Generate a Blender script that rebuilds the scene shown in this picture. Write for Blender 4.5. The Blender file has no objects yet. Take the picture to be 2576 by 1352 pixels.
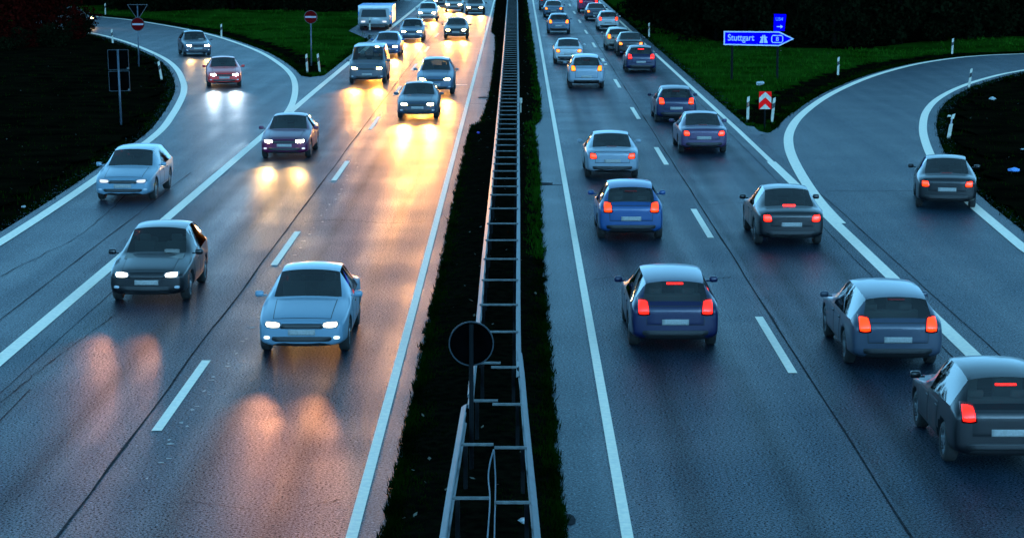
import bpy, bmesh, math, random
import numpy as np
from mathutils import Vector, Matrix, noise
from mathutils.bvhtree import BVHTree

random.seed(7); rng = np.random.default_rng(7)
R = math.radians
sc = bpy.context.scene
COL = sc.collection
EXPO = 3.88
KX = 2.0 ** -EXPO            # radiance that shows as white

# ------------------------------------------------------------------ camera
FPX, PW, PH, HZ = 5662.0, 2575.0, 1352.0, 8.30
PITCH = math.atan(876.0 / FPX); YAW = math.atan(15.5 / FPX)
cam_d = bpy.data.cameras.new('camera'); cam = bpy.data.objects.new('camera', cam_d); COL.objects.link(cam)
cam.location = (0, 0, HZ); cam.rotation_euler = (math.pi / 2 - PITCH, 0, YAW)
cam_d.sensor_width = 36; cam_d.lens = FPX / PW * 36; cam_d.clip_end = 4000; cam_d.clip_start = 0.5
sc.camera = cam
CR = cam.rotation_euler.to_matrix()

def G(px, py, z=0.0):
    "pixel of the photograph (2575 wide) -> point of the world at height z"
    d = CR @ Vector((px - PW / 2, -(py - PH / 2), -FPX))
    t = (z - HZ) / d.z
    return Vector((d.x * t, d.y * t, z))

# ------------------------------------------------------------------ helpers
def tag(o, label=None, cat=None, group=None, kind=None):
    if label: o['label'] = label
    if cat: o['category'] = cat
    if group: o['group'] = group
    if kind: o['kind'] = kind
    return o

def empty(name, loc, rz=0, label=None, cat=None, group=None):
    o = bpy.data.objects.new(name, None); COL.objects.link(o)
    o.location = loc; o.rotation_euler = (0, 0, rz); o.empty_display_size = .3
    return tag(o, label, cat, group)

def link_mesh(name, me, mats=None, parent=None):
    o = bpy.data.objects.new(name, me); COL.objects.link(o)
    if mats is not None:
        for m in (mats if isinstance(mats, (list, tuple)) else [mats]): me.materials.append(m)
    if parent: o.parent = parent
    return o

def from_data(name, v, f, mats=None, parent=None, smooth=False):
    me = bpy.data.meshes.new(name); me.from_pydata([tuple(p) for p in v], [], f); me.update()
    if smooth: me.polygons.foreach_set('use_smooth', [True] * len(me.polygons))
    return link_mesh(name, me, mats, parent)

def from_bm(name, bm, mats=None, parent=None, smooth=False):
    me = bpy.data.meshes.new(name); bmesh.ops.recalc_face_normals(bm, faces=bm.faces)
    bm.to_mesh(me); bm.free()
    if smooth: me.polygons.foreach_set('use_smooth', [True] * len(me.polygons))
    return link_mesh(name, me, mats, parent)

def quads_np(name, V, mats=None, parent=None, n=4):
    "V: (faces, n, 3) array of loose polygons"
    nf = V.shape[0]
    me = bpy.data.meshes.new(name)
    me.vertices.add(nf * n); me.vertices.foreach_set('co', V.reshape(-1).astype(np.float32))
    me.loops.add(nf * n); me.loops.foreach_set('vertex_index', np.arange(nf * n, dtype=np.int32))
    me.polygons.add(nf); me.polygons.foreach_set('loop_start', np.arange(0, nf * n, n, dtype=np.int32))
    me.update(calc_edges=True); me.validate()
    return link_mesh(name, me, mats, parent)

def bm_box(bm, c, s, rot=None, bev=0):
    r = bmesh.ops.create_cube(bm, size=1)
    vs = r['verts']
    M = Matrix.Translation(c) @ (rot.to_4x4() if rot else Matrix()) @ Matrix.Diagonal((s[0], s[1], s[2], 1))
    bmesh.ops.transform(bm, matrix=M, verts=vs)
    if bev:
        es = list({e for v in vs for e in v.link_edges})
        bmesh.ops.bevel(bm, geom=es, offset=bev, segments=2, affect='EDGES', profile=.5)

def bm_tube(bm, pts, r, n=10, r2=None):
    pts = [Vector(p) for p in pts]; rings = []
    for i, p in enumerate(pts):
        t = (pts[min(i + 1, len(pts) - 1)] - pts[max(i - 1, 0)]).normalized()
        a = t.cross(Vector((0, 1, 0)) if abs(t.y) < .9 else Vector((1, 0, 0))).normalized(); b = t.cross(a)
        rr = r if r2 is None else r + (r2 - r) * i / (len(pts) - 1)
        rings.append([bm.verts.new(p + (a * math.cos(k * 2 * math.pi / n) + b * math.sin(k * 2 * math.pi / n)) * rr) for k in range(n)])
    for i in range(len(rings) - 1):
        for k in range(n):
            bm.faces.new((rings[i][k], rings[i][(k + 1) % n], rings[i + 1][(k + 1) % n], rings[i + 1][k]))
    bm.faces.new(rings[0][::-1]); bm.faces.new(rings[-1])

def bm_prism(bm, poly, y0, y1):
    "poly in XZ extruded along Y"
    a = [bm.verts.new((x, y0, z)) for x, z in poly]; b = [bm.verts.new((x, y1, z)) for x, z in poly]
    n = len(poly)
    bm.faces.new(a); bm.faces.new(b[::-1])
    for i in range(n): bm.faces.new((a[i], b[i], b[(i + 1) % n], a[(i + 1) % n]))

def catmull(pts, n=10):
    P = [np.array(p, float) for p in pts]; out = []
    for i in range(len(P) - 1):
        p0 = P[max(i - 1, 0)]; p1 = P[i]; p2 = P[i + 1]; p3 = P[min(i + 2, len(P) - 1)]
        for k in range(n):
            t = k / n
            out.append(.5 * (2 * p1 + (p2 - p0) * t + (2 * p0 - 5 * p1 + 4 * p2 - p3) * t * t + (3 * p1 - p0 - 3 * p2 + p3) * t ** 3))
    out.append(P[-1]); return np.array(out)

def resample(P, n):
    d = np.r_[0, np.cumsum(np.hypot(*np.diff(P, axis=0).T))]
    s = np.linspace(0, d[-1], n)
    return np.c_[np.interp(s, d, P[:, 0]), np.interp(s, d, P[:, 1])]

def offset(P, d):
    t = np.gradient(P, axis=0); t /= np.maximum(np.hypot(t[:, 0], t[:, 1])[:, None], 1e-9)
    return P + np.c_[-t[:, 1], t[:, 0]] * d

def strip(name, A, B, z, mat, kind='structure', parent=None):
    n = len(A); v = [(p[0], p[1], z) for p in A] + [(p[0], p[1], z) for p in B]
    f = [(i, i + 1, n + i + 1, n + i) for i in range(n - 1)]
    o = from_data(name, v, f, mat, parent)
    if o.data.polygons[0].normal.z < 0: o.data.flip_normals()
    if kind: o['kind'] = kind
    return o

# ------------------------------------------------------------------ materials
def nt(m):
    m.use_nodes = True
    return m.node_tree.nodes, m.node_tree.links, m.node_tree.nodes['Principled BSDF']

def mat(name, col, rough=.5, metal=0., coat=0., noise_scale=None, col2=None, bump=0., spec=.5, emis=None, estr=0., detail=6, stretch=None, lo=.35, hi=.65):
    m = bpy.data.materials.new(name); N, L, b = nt(m)
    b.inputs['Base Color'].default_value = (*col, 1); b.inputs['Roughness'].default_value = rough
    b.inputs['Metallic'].default_value = metal; b.inputs['Coat Weight'].default_value = coat
    b.inputs['Coat Roughness'].default_value = .05
    b.inputs['Specular IOR Level'].default_value = spec
    if emis: b.inputs['Emission Color'].default_value = (*emis, 1); b.inputs['Emission Strength'].default_value = estr
    if noise_scale:
        tc = N.new('ShaderNodeTexCoord'); nz = N.new('ShaderNodeTexNoise')
        nz.inputs['Scale'].default_value = noise_scale; nz.inputs['Detail'].default_value = detail
        src = tc.outputs['Object']
        if stretch:
            mp = N.new('ShaderNodeMapping'); mp.inputs['Scale'].default_value = stretch
            L.new(src, mp.inputs[0]); src = mp.outputs[0]
        L.new(src, nz.inputs['Vector'])
        rp = N.new('ShaderNodeMapRange'); rp.inputs['From Min'].default_value = lo; rp.inputs['From Max'].default_value = hi
        L.new(nz.outputs[0], rp.inputs[0])
        mx = N.new('ShaderNodeMix'); mx.data_type = 'RGBA'
        mx.inputs['A'].default_value = (*col, 1); mx.inputs['B'].default_value = (*(col2 or col), 1)
        L.new(rp.outputs[0], mx.inputs['Factor']); L.new(mx.outputs['Result'], b.inputs['Base Color'])
        if bump:
            bp = N.new('ShaderNodeBump'); bp.inputs['Strength'].default_value = bump; bp.inputs['Distance'].default_value = .03
            L.new(nz.outputs[0], bp.inputs['Height']); L.new(bp.outputs[0], b.inputs['Normal'])
    return m

def emit(name, col, s):
    m = mat(name, tuple(.12 * c for c in col), .25, emis=col, estr=s * KX); return m

def asphalt(name, dark, light, r0, r1, grain=1.0, spec=.15, tracks=False):
    m = bpy.data.materials.new(name); N, L, b = nt(m)
    tc = N.new('ShaderNodeTexCoord')
    def noise_(scale, det, sx=1, sy=1):
        mp = N.new('ShaderNodeMapping'); mp.inputs['Scale'].default_value = (sx, sy, 1)
        nz = N.new('ShaderNodeTexNoise'); nz.inputs['Scale'].default_value = scale; nz.inputs['Detail'].default_value = det
        L.new(tc.outputs['Object'], mp.inputs[0]); L.new(mp.outputs[0], nz.inputs['Vector']); return nz.outputs[0]
    def rng_(x, a, c, d, e):
        r = N.new('ShaderNodeMapRange'); r.inputs['From Min'].default_value = a; r.inputs['From Max'].default_value = c
        r.inputs['To Min'].default_value = d; r.inputs['To Max'].default_value = e; L.new(x, r.inputs[0]); return r.outputs[0]
    def math_(op, x, y):
        n = N.new('ShaderNodeMath'); n.operation = op
        for i, k in enumerate((x, y)):
            if isinstance(k, (int, float)): n.inputs[i].default_value = k
            else: L.new(k, n.inputs[i])
        return n.outputs[0]
    streak = noise_(1.0, 4, 1.1, .025)          # tyre tracks run along the road
    blotch = noise_(.35, 5)
    fine = noise_(26, 3); gr = noise_(70, 2)
    f = math_('ADD', math_('MULTIPLY', rng_(streak, .35, .65, 0, 1), .6), math_('MULTIPLY', rng_(blotch, .35, .65, 0, 1), .4))
    mx = N.new('ShaderNodeMix'); mx.data_type = 'RGBA'
    mx.inputs['A'].default_value = (*dark, 1); mx.inputs['B'].default_value = (*light, 1); L.new(f, mx.inputs['Factor'])
    speck = math_('MULTIPLY', math_('GREATER_THAN', noise_(14, 1), .735), 2.6)
    if tracks:
        sx = N.new('ShaderNodeSeparateXYZ'); L.new(tc.outputs['Object'], sx.inputs[0])
        wob = math_('ADD', math_('MULTIPLY', noise_(.5, 2, 1, .06), .5), -.25)
        rp = N.new('ShaderNodeValToRGB'); L.new(math_('ADD', math_('MULTIPLY', math_('ADD', sx.outputs[0], wob), .04), .5), rp.inputs[0])
        rp.color_ramp.interpolation = 'EASE'; el = rp.color_ramp.elements
        tab = []
        for c in (-8.1, -4.15, 3.3, 7.0):
            for d in (-.75, .75): tab += [(c + d - .42, 1.), (c + d, .58), (c + d + .42, 1.)]
        tab += [(5.45, .62), (5.37, 1.)]
        tab.sort(); el[0].position = 0; el[0].color = (1, 1, 1, 1); el[1].position = 1; el[1].color = (1, 1, 1, 1)
        for x_, v_ in tab:
            e = el.new(x_ * .04 + .5); e.color = (v_, v_, v_, 1)
        track = rp.outputs[0]
    else: track = 1.0
    g = math_('ADD', math_('MULTIPLY', rng_(fine, .3, .7, 1 - .8 * grain, 1 + .8 * grain), rng_(gr, .3, .7, 1 - .8 * grain, 1 + .8 * grain)), speck)
    g = math_('MULTIPLY', g, track)
    m2 = N.new('ShaderNodeMix'); m2.data_type = 'RGBA'; m2.blend_type = 'MULTIPLY'; m2.inputs['Factor'].default_value = 1
    cb = N.new('ShaderNodeCombineColor')
    for i in range(3): L.new(g, cb.inputs[i])
    L.new(mx.outputs['Result'], m2.inputs['A']); L.new(cb.outputs[0], m2.inputs['B']); L.new(m2.outputs['Result'], b.inputs['Base Color'])
    L.new(math_('ADD', rng_(f, 0, 1, r0, r1), rng_(gr, .3, .7, -.05, .05)), b.inputs['Roughness'])
    bp = N.new('ShaderNodeBump'); bp.inputs['Strength'].default_value = .6 * grain; bp.inputs['Distance'].default_value = .008
    L.new(math_('ADD', fine, math_('MULTIPLY', gr, .6)), bp.inputs['Height']); L.new(bp.outputs[0], b.inputs['Normal'])
    b.inputs['IOR'].default_value = 1.42; L.new(math_('MULTIPLY', g, spec), b.inputs['Specular IOR Level'])
    return m

M = {}
M['asphalt'] = asphalt('wet asphalt', (.006, .015, .026), (.013, .028, .045), .38, .56, 1.6, .125, True)
M['asphalt_ramp'] = asphalt('ramp asphalt', (.005, .016, .028), (.013, .031, .048), .42, .54, 1.2, .13)
M['shoulder'] = asphalt('shoulder concrete', (.022, .038, .050), (.042, .060, .072), .45, .6)
M['paint'] = mat('road paint', (.95, .80, .62), .6, spec=.2, noise_scale=9, col2=(.78, .67, .54), bump=.15)
M['crack'] = mat('joint sealant', (.004, .005, .006), .9, spec=.05, noise_scale=5, col2=(.03, .03, .035))
M['soil'] = mat('dark soil', (.0015, .0015, .0012), .9, noise_scale=5, col2=(.005, .005, .003), bump=.6, spec=0)
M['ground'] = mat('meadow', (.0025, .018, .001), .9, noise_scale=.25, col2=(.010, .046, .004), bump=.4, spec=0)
M['litter_shade'] = mat('forest litter and verge shade', (.001, .0011, .0008), .95, noise_scale=.6, col2=(.004, .004, .002), bump=.5, spec=0)
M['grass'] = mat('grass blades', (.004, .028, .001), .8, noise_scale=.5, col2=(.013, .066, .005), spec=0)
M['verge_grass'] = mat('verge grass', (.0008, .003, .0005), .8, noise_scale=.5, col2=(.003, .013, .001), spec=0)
M['leaf_dark'] = mat('dark foliage', (.0012, .0022, .001), .85, noise_scale=.8, col2=(.004, .007, .003), spec=0)
M['leaf_red'] = mat('autumn foliage', (.004, .0012, .001), .85, noise_scale=1.2, col2=(.03, .002, .0015), spec=0)
M['bark'] = mat('bark', (.003, .0025, .002), .9, noise_scale=6, col2=(.007, .006, .005), bump=.5, spec=0)
M['steel'] = mat('galvanised steel', (.032, .046, .058), .5, .3, noise_scale=4, col2=(.016, .025, .032))
M['bar'] = mat('weathered zinc', (.09, .105, .105), .6, .1, spec=.2, noise_scale=9, col2=(.05, .06, .065))
M['pole'] = mat('grey pole', (.055, .08, .11), .5, .3, noise_scale=5, col2=(.035, .05, .065))
M['pole_dark'] = mat('dark pole', (.003, .004, .005), .8, spec=.1)
M['sign_back'] = mat('sign back', (.0004, .0005, .0006), .8, noise_scale=3, col2=(.001, .0012, .0015), spec=0)
M['sign_rim'] = mat('sign rim', (.022, .030, .036), .6, .1, spec=.1)
M['sign_rim_dark'] = mat('weathered sign rim', (.02, .025, .03), .5, .3)
M['blue'] = mat('blue sheeting', (.0, .0, .72), .6, spec=0)
M['sign_white'] = mat('white sheeting', (.46, .48, .66), .5, spec=.1)
M['red'] = mat('red sheeting', (.95, .003, .004), .6, spec=.05)
M['red_dark'] = mat('weathered red sheeting', (.075, .001, .002), .6, spec=.02)
M['grey_white'] = mat('weathered white sheeting', (.27, .24, .27), .6, spec=.1)
M['white_plastic'] = mat('white plastic', (.50, .46, .38), .55, spec=.2, noise_scale=8, col2=(.34, .33, .28))
M['black_plastic'] = mat('black plastic', (.012, .012, .013), .5)
M['amber_refl'] = mat('amber reflector', (.35, .12, .05), .3)
M['glass'] = mat('tinted glass', (.010, .014, .018), .06, spec=.8)
gm = bpy.data.materials.new('clear glass'); N, L, b = nt(gm); N.remove(b)
tr = N.new('ShaderNodeBsdfTransparent'); tr.inputs[0].default_value = (.42, .48, .47, 1)
gl_ = N.new('ShaderNodeBsdfGlossy'); gl_.inputs['Roughness'].default_value = .03; fr = N.new('ShaderNodeFresnel'); fr.inputs[0].default_value = 1.7
mxs = N.new('ShaderNodeMixShader'); L.new(fr.outputs[0], mxs.inputs[0]); L.new(tr.outputs[0], mxs.inputs[1]); L.new(gl_.outputs[0], mxs.inputs[2])
L.new(mxs.outputs[0], N['Material Output'].inputs[0]); M['cab_glass'] = gm
M['seat'] = mat('seat fabric', (.16, .16, .15), .9)
M['dark_trim'] = mat('dark trim', (.010, .010, .011), .55)
M['tyre'] = mat('rubber', (.012, .012, .012), .8)
M['rim'] = mat('alloy', (.35, .37, .39), .3, .9)
M['plate'] = mat('number plate', (.20, .20, .19), .5, noise_scale=30, col2=(.26, .26, .25))
M['chrome'] = mat('chrome', (.5, .52, .55), .12, 1.)
M['scrap'] = mat('pale scrap', (.4, .42, .42), .7, noise_scale=20, col2=(.22, .25, .27))
M['scrap_blue'] = mat('blue scrap', (.10, .26, .62), .6)
M['scrap_violet'] = mat('violet scrap', (.07, .05, .45), .6)
M['head_warm'] = emit('headlight warm', (1., .52, .13), 300)
M['head_white'] = emit('headlight white', (1., .80, .50), 200)
M['head_cool'] = emit('headlight cool', (.75, .90, 1.), 110)
M['head_near'] = emit('headlight close', (1., .86, .66), 9)
M['head_near_cool'] = emit('headlight close cool', (.70, .88, 1.), 2.2)
M['head_dim'] = emit('side lamp', (.80, .85, 1.), 1.0)
M['head_off'] = mat('clear lamp', (.35, .38, .42), .1, spec=.8)
M['head_case'] = mat('lamp housing', (.10, .12, .13), .12, spec=.8)
M['tail_case'] = mat('tail lamp housing', (.10, .002, .002), .15)
M['tail_red'] = emit('tail lamp red', (1., .008, .004), 5.5)
M['tail_dark'] = emit('tail lamp dull', (1., .03, .01), .75)
M['tail_orange'] = emit('tail lamp orange', (1., .024, .002), 5.0)
M['tail_amber'] = emit('tail lamp amber', (1., .17, .004), 4.0)
M['brake'] = emit('brake lamp', (1., .008, .003), 12.0)
M['indicator'] = emit('indicator', (1., .70, .0), 2.2)
M['indicator_off'] = mat('indicator lens', (.35, .14, .02), .2)
def paint(name, c, metal=.1, rough=.36): return mat('paint ' + name, tuple(.5 * k for k in c), rough, metal, .30, spec=.3)
P = {k: paint(k, c) for k, c in dict(
    silver=(.34, .42, .50), pale_blue=(.24, .40, .52), blue=(.02, .10, .30), navy=(.008, .014, .075), black=(.008, .009, .012),
    white=(.62, .66, .68), red=(1.0, .035, .03), maroon=(.16, .008, .07), grey=(.12, .14, .17), steel=(.10, .17, .26), purple=(.10, .06, .15),
    teal=(.02, .10, .16), slate=(.06, .085, .13), magenta=(.38, .02, .13), beige=(.40, .36, .32)).items()}

# ------------------------------------------------------------------ world, sun
w = bpy.data.worlds.new('World'); sc.world = w; w.use_nodes = True
N, L = w.node_tree.nodes, w.node_tree.links
sky = N.new('ShaderNodeTexSky'); sky.sky_type = 'NISHITA'; sky.sun_disc = False
SUN_EL, SUN_ROT = R(3), R(165)
sky.sun_elevation = SUN_EL; sky.sun_rotation = SUN_ROT; sky.ozone_density = 3.0; sky.altitude = 300; sky.dust_density = .6
bw = N.new('ShaderNodeRGBToBW'); L.new(sky.outputs[0], bw.inputs[0])
blue = N.new('ShaderNodeMix'); blue.data_type = 'RGBA'; blue.blend_type = 'MULTIPLY'; blue.inputs['Factor'].default_value = 1
blue.inputs['B'].default_value = (.27, .83, 1.40, 1); L.new(bw.outputs[0], blue.inputs['A'])
tint = N.new('ShaderNodeMix'); tint.data_type = 'RGBA'; tint.inputs['Factor'].default_value = .97
L.new(sky.outputs[0], tint.inputs['A']); L.new(blue.outputs['Result'], tint.inputs['B'])
L.new(tint.outputs['Result'], N['Background'].inputs[0]); N['Background'].inputs[1].default_value = .12
sd = bpy.data.lights.new('sun', 'SUN'); sd.energy = .01; sd.angle = R(25); sd.color = (1, .85, .7); sd.specular_factor = .2
so = bpy.data.objects.new('sun', sd); COL.objects.link(so)
# same azimuth as the sky: Blender's sun_rotation turns clockwise from +Y seen from above
sv = Vector((math.sin(SUN_ROT) * math.cos(SUN_EL), math.cos(SUN_ROT) * math.cos(SUN_EL), math.sin(SUN_EL)))
so.rotation_euler = (-sv).to_track_quat('-Z', 'Y').to_euler(); so.location = (0, -20, 40)
vs = sc.view_settings; vs.view_transform = 'Standard'; vs.look = 'None'; vs.exposure = EXPO; vs.gamma = 1
sc.cycles.max_bounces = 5; sc.cycles.diffuse_bounces = 2; sc.cycles.glossy_bounces = 3

# ------------------------------------------------------------------ road layout
def wpts(px): return np.array([G(*p).xy for p in px])
def xs(tab, y): return np.interp(y, [t[1] for t in tab], [t[0] for t in tab])
L_OUT = [(-9.9, -30), (-9.9, 60), (-10.0, 110), (-9.95, 160), (-9.75, 240), (-9.6, 900)]
L_IN = [(-2.26, -30), (-2.27, 50), (-2.35, 120), (-2.5, 240), (-2.6, 900)]
R_IN = [(1.49, -30), (1.5, 120), (1.55, 240), (1.6, 900)]
R_OUT = [(8.75, -30), (8.8, 60), (8.8, 90), (8.6, 145), (8.3, 240), (8.2, 900)]
YY = np.concatenate([np.arange(-30, 260, 2.), np.arange(260, 901, 20.)])
def tabline(t, d=0): return np.c_[xs(t, YY) + d, YY]

lin_px = [(60, 66), (120, 70), (180, 76), (232, 84), (287, 97), (347, 117), (412, 147), (445, 175), (460, 205), (463, 225), (457, 247), (435, 287), (397, 335), (300, 408), (200, 479), (100, 546), (0, 610)]
lout_px = [(60, 24), (130, 30), (195, 37), (230, 41), (320, 50), (400, 62), (480, 77), (560, 97), (650, 130), (705, 163), (733, 190), (742, 215), (740, 245), (728, 275), (702, 309)]
rl_px = [(2900, 130), (2700, 132), (2575, 136), (2480, 140), (2400, 147), (2300, 163), (2200, 190), (2120, 222), (2060, 255), (2010, 295), (1987, 330), (1983, 360), (1992, 395), (2018, 445), (2055, 500), (2097, 548), (2135, 585)]
rr_px = [(2900, 122 + 15), (2700, 157), (2575, 177), (2500, 192), (2420, 217), (2360, 248), (2330, 280), (2321, 315), (2325, 350), (2345, 400), (2380, 452), (2430, 502), (2500, 562), (2575, 625)]
rr_px[0] = (2900, 142)
lin = np.vstack([wpts(catmull(lin_px)), [(-13.65, 50), (-13.65, 30), (-13.65, -30)]])
lout = wpts(catmull(lout_px))
rl = wpts(catmull(rl_px))
rr = np.vstack([wpts(catmull(rr_px)), [(12.85, 45), (12.8, 30), (12.8, -30)]])
lin, rr = resample(lin, 260), resample(rr, 260)
lout, rl = resample(lout, 160), resample(rl, 160)

strip('main_road', tabline(L_OUT, -.5), tabline(R_OUT, .55), 0.0, M['asphalt'])
# ramps: from the outer verge of one line to the outer verge of the other, then beside the carriageway
lj = np.array([(-9.5, y) for y in np.linspace(lout[-1][1] - 2, -30, 40)])
strip('slip_road', resample(offset(lin, -.45), 300), resample(np.vstack([offset(lout, .5), lj]), 300), -.006, M['asphalt_ramp'])
rj = np.array([(8.4, y) for y in np.linspace(rl[-1][1] - 2, -30, 40)])
strip('slip_road', resample(np.vstack([offset(rl, -.45), rj]), 300), resample(offset(rr, .55), 300), -.006, M['asphalt_ramp'])
strip('hard_shoulder', np.array([(-10.0, 158), (-10.0, 166), (-10, 900)]), np.array([(-10.3, 158), (-12.9, 172), (-12.9, 900)]), -.010, M['asphalt'])
def polygon(name, px, z, m):
    P_ = [G(*p) for p in px]
    bm = bmesh.new(); bm.faces.new([bm.verts.new((p.x, p.y, z)) for p in P_]); bmesh.ops.triangulate(bm, faces=bm.faces)
    o = from_bm(name, bm, m); o['kind'] = 'structure'
    for p in o.data.polygons:
        if p.normal.z < 0: o.data.flip_normals(); break
    return o
gl = [(690, 152), (706, 160), (731, 179), (749, 189), (779, 194), (819, 189), (836, 183), (869, 155), (894, 135), (939, 95), (952, 85), (985, 78), (840, 190), (705, 314), (728, 275), (738, 245), (738, 215), (726, 190), (700, 163)]
gr_ = [(1840, 300), (1855, 309), (1874, 315), (1896, 318), (1908, 329), (1931, 334), (1950, 324), (1969, 303), (1992, 282), (2016, 298), (1992, 330), (1990, 362), (2000, 395), (2062, 503), (2130, 582), (2080, 535), (1850, 330)]
polygon('gore', gl, -.014, M['asphalt_ramp']); polygon('gore', gr_, -.014, M['asphalt_ramp'])

# pale shoulder strips between the inner edge lines and the median
strip('median_shoulder', tabline(L_IN, .12), np.c_[np.full(len(YY), -.9), YY], .004, M['shoulder'])
strip('median_shoulder', np.c_[np.full(len(YY), .3), YY], tabline(R_IN, -.12), .004, M['shoulder'])

# painted lines
def line(A, width, name='edge_line', z=.009): return strip(name, offset(A, width / 2), offset(A, -width / 2), z, M['paint'])
line(tabline(L_OUT), .30); line(tabline(L_IN), .16); line(tabline(R_IN), .16)
yo = YY[YY > 76]; line(np.c_[xs(R_OUT, yo), yo], .20); yo = YY[YY < 79]; line(np.c_[xs(R_OUT, yo), yo], .32)
line(lin, .32); line(lout, .30, z=.013); line(rl[:-3], .36, z=.013); line(rr, .32)
def dashes(x, y0):
    bm = bmesh.new()
    for k in range(-3, 40):
        a = y0 + 18 * k
        vs_ = [bm.verts.new(p) for p in ((x - .085, a, .009), (x + .085, a, .009), (x + .085, a + 6, .009), (x - .085, a + 6, .009))]
        bm.faces.new(vs_)
    o = from_bm('lane_dashes', bm, M['paint']); o['kind'] = 'structure'
dashes(-5.95, G(0, 1083).y); dashes(5.10, G(0, 937).y)
# sealed joints and cracks
def wig(x, y0, y1, wd, amp, seed=0, step=1.5, z=.0075):
    ys = np.arange(y0, y1, step)
    xx = np.array([x + amp * noise.noise(Vector((seed, y * .15, 0))) + amp * .4 * noise.noise(Vector((seed, y * .8, 3))) for y in ys])
    ww = np.array([wd * (.55 + .9 * abs(noise.noise(Vector((seed + 9, y * .5, 1))))) for y in ys])
    strip('road_joint', np.c_[xx - ww / 2, ys], np.c_[xx + ww / 2, ys], z, M['crack'])
wig(-6.28, 20, 300, .05, .04, 1); wig(5.36, 20, 300, .05, .04, 2); wig(-8.75, 20, 41, .025, .12, 3); wig(-9.2, 22, 60, .02, .05, 4)
wig(8.35, 20, 110, .03, .05, 5); wig(-10.9, 25, 75, .03, .06, 6); wig(9.3, 25, 70, .03, .05, 8)
def cross_joint(y, x0, x1, wd, z=.0075, m='crack'):
    xs_ = np.arange(x0, x1 + .3, .4)
    yy_ = np.array([y + .05 * noise.noise(Vector((x * .8, y, 0))) for x in xs_])
    strip('road_joint', np.c_[xs_, yy_ - wd / 2], np.c_[xs_, yy_ + wd / 2], z, M[m])
for y in (103, 113): cross_joint(y, -6.2, -1.6, .10)
cross_joint(115, -4.6, -2.5, .35, m='paint')
cross_joint(98, 1.0, 5.2, .08); cross_joint(71, .8, 1.45, .16); cross_joint(69.5, 9.6, 14, .05)
def crack(pts, wd, seed, z=.0078):
    A = resample(catmull(pts, 8), 60); A = A + np.array([[.06 * noise.noise(Vector((seed, i * .5, 0))), .10 * noise.noise(Vector((seed, i * .5, 7)))] for i in range(60)])
    w_ = np.array([wd * (.3 + 1.2 * abs(noise.noise(Vector((seed, i * .35, 3))))) for i in range(60)])
    t_ = np.gradient(A, axis=0); t_ /= np.hypot(t_[:, 0], t_[:, 1])[:, None]; nrm = np.c_[-t_[:, 1], t_[:, 0]]
    strip('road_crack', A + nrm * w_[:, None] / 2, A - nrm * w_[:, None] / 2, z, M['crack'])
for i, (pts, wd) in enumerate((([(-9.6, 33), (-9.1, 37), (-8.9, 42), (-8.6, 47)], .03), ([(-5.7, 31), (-4.8, 31.6), (-3.6, 31.2), (-2.5, 31.8)], .03),
    ([(1.7, 52), (2.6, 52.5), (3.9, 51.8), (5.0, 52.4)], .05), ([(-6.0, 62), (-5, 62.6), (-3.6, 61.9), (-2.4, 62.4)], .06), ([(5.6, 66), (6.6, 66.5), (7.9, 66.1), (8.6, 66.6)], .06),
    ([(-11.8, 44), (-12.2, 52), (-11.7, 60), (-12.1, 70)], .03), ([(6.5, 31.5), (7.2, 31.2), (8.4, 31.6)], .03))): crack(pts, wd, i * 3.1)
rb = bmesh.new()
for i in range(46):
    y = 33 + (i * 1.27) % 46; x = -5.55 + random.uniform(-.10, .10); sx, sy = random.uniform(.02, .075), random.uniform(.03, .10)
    rb.faces.new([rb.verts.new((x + sx * math.cos(k * 2 * math.pi / 7) * random.uniform(.5, 1.2), y + sy * math.sin(k * 2 * math.pi / 7) * random.uniform(.5, 1.2), .0095)) for k in range(7)])
o = from_bm('marking_remnant', rb, mat('worn paint', (.10, .13, .14), .6, noise_scale=20, col2=(.30, .30, .27))); o['kind'] = 'structure'
bmv = bmesh.new()
for p, s in (((1369, 463), (.34, .12)), ((1332, 512), (.2, .05)), ((1430, 1307), (.12, .09)), ((1215, 246), (.3, .14))):
    q = G(*p); n = 9
    bmv.faces.new([bmv.verts.new((q.x + s[0] * math.cos(k * 2 * math.pi / n) * random.uniform(.75, 1.1), q.y + s[1] * 4 * math.sin(k * 2 * math.pi / n) * random.uniform(.75, 1.1), .0095)) for k in range(n)])
o = from_bm('asphalt_patch', bmv, M['crack']); o['kind'] = 'structure'

# ------------------------------------------------------------------ ground
slipA = (resample(offset(lin, -.45), 300), resample(np.vstack([offset(lout, .5), lj]), 300))
slipB = (resample(np.vstack([offset(rl, -.45), rj]), 300), resample(offset(rr, .55), 300))
g1 = wpts(gl); g2 = wpts(gr_)
def inpoly(Q, P_):
    Q = np.asarray(Q); x, y = Q[:, 0], Q[:, 1]; c = np.zeros(len(Q), bool); n = len(P_)
    for i in range(n):
        x1, y1 = P_[i]; x2, y2 = P_[(i + 1) % n]
        cond = ((y1 > y) != (y2 > y)); xi = (x2 - x1) * (y - y1) / (y2 - y1 + 1e-12) + x1
        c ^= cond & (x < xi)
    return c
def on_road(Q):
    Q = np.asarray(Q, float)
    m = (Q[:, 0] > xs(L_OUT, Q[:, 1]) - .5) & (Q[:, 0] < xs(R_OUT, Q[:, 1]) + .55)
    for A, B in (slipA, slipB): m |= inpoly(Q, np.vstack([A, B[::-1]]))
    m |= inpoly(Q, g1) | inpoly(Q, g2) | ((Q[:, 0] > -13.1) & (Q[:, 0] < -9) & (Q[:, 1] > 168))
    return m
def dense(P_): 
    n = int(np.hypot(*np.diff(P_, axis=0).T).sum() / .7) + 2; return resample(np.asarray(P_, float), n)
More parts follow.
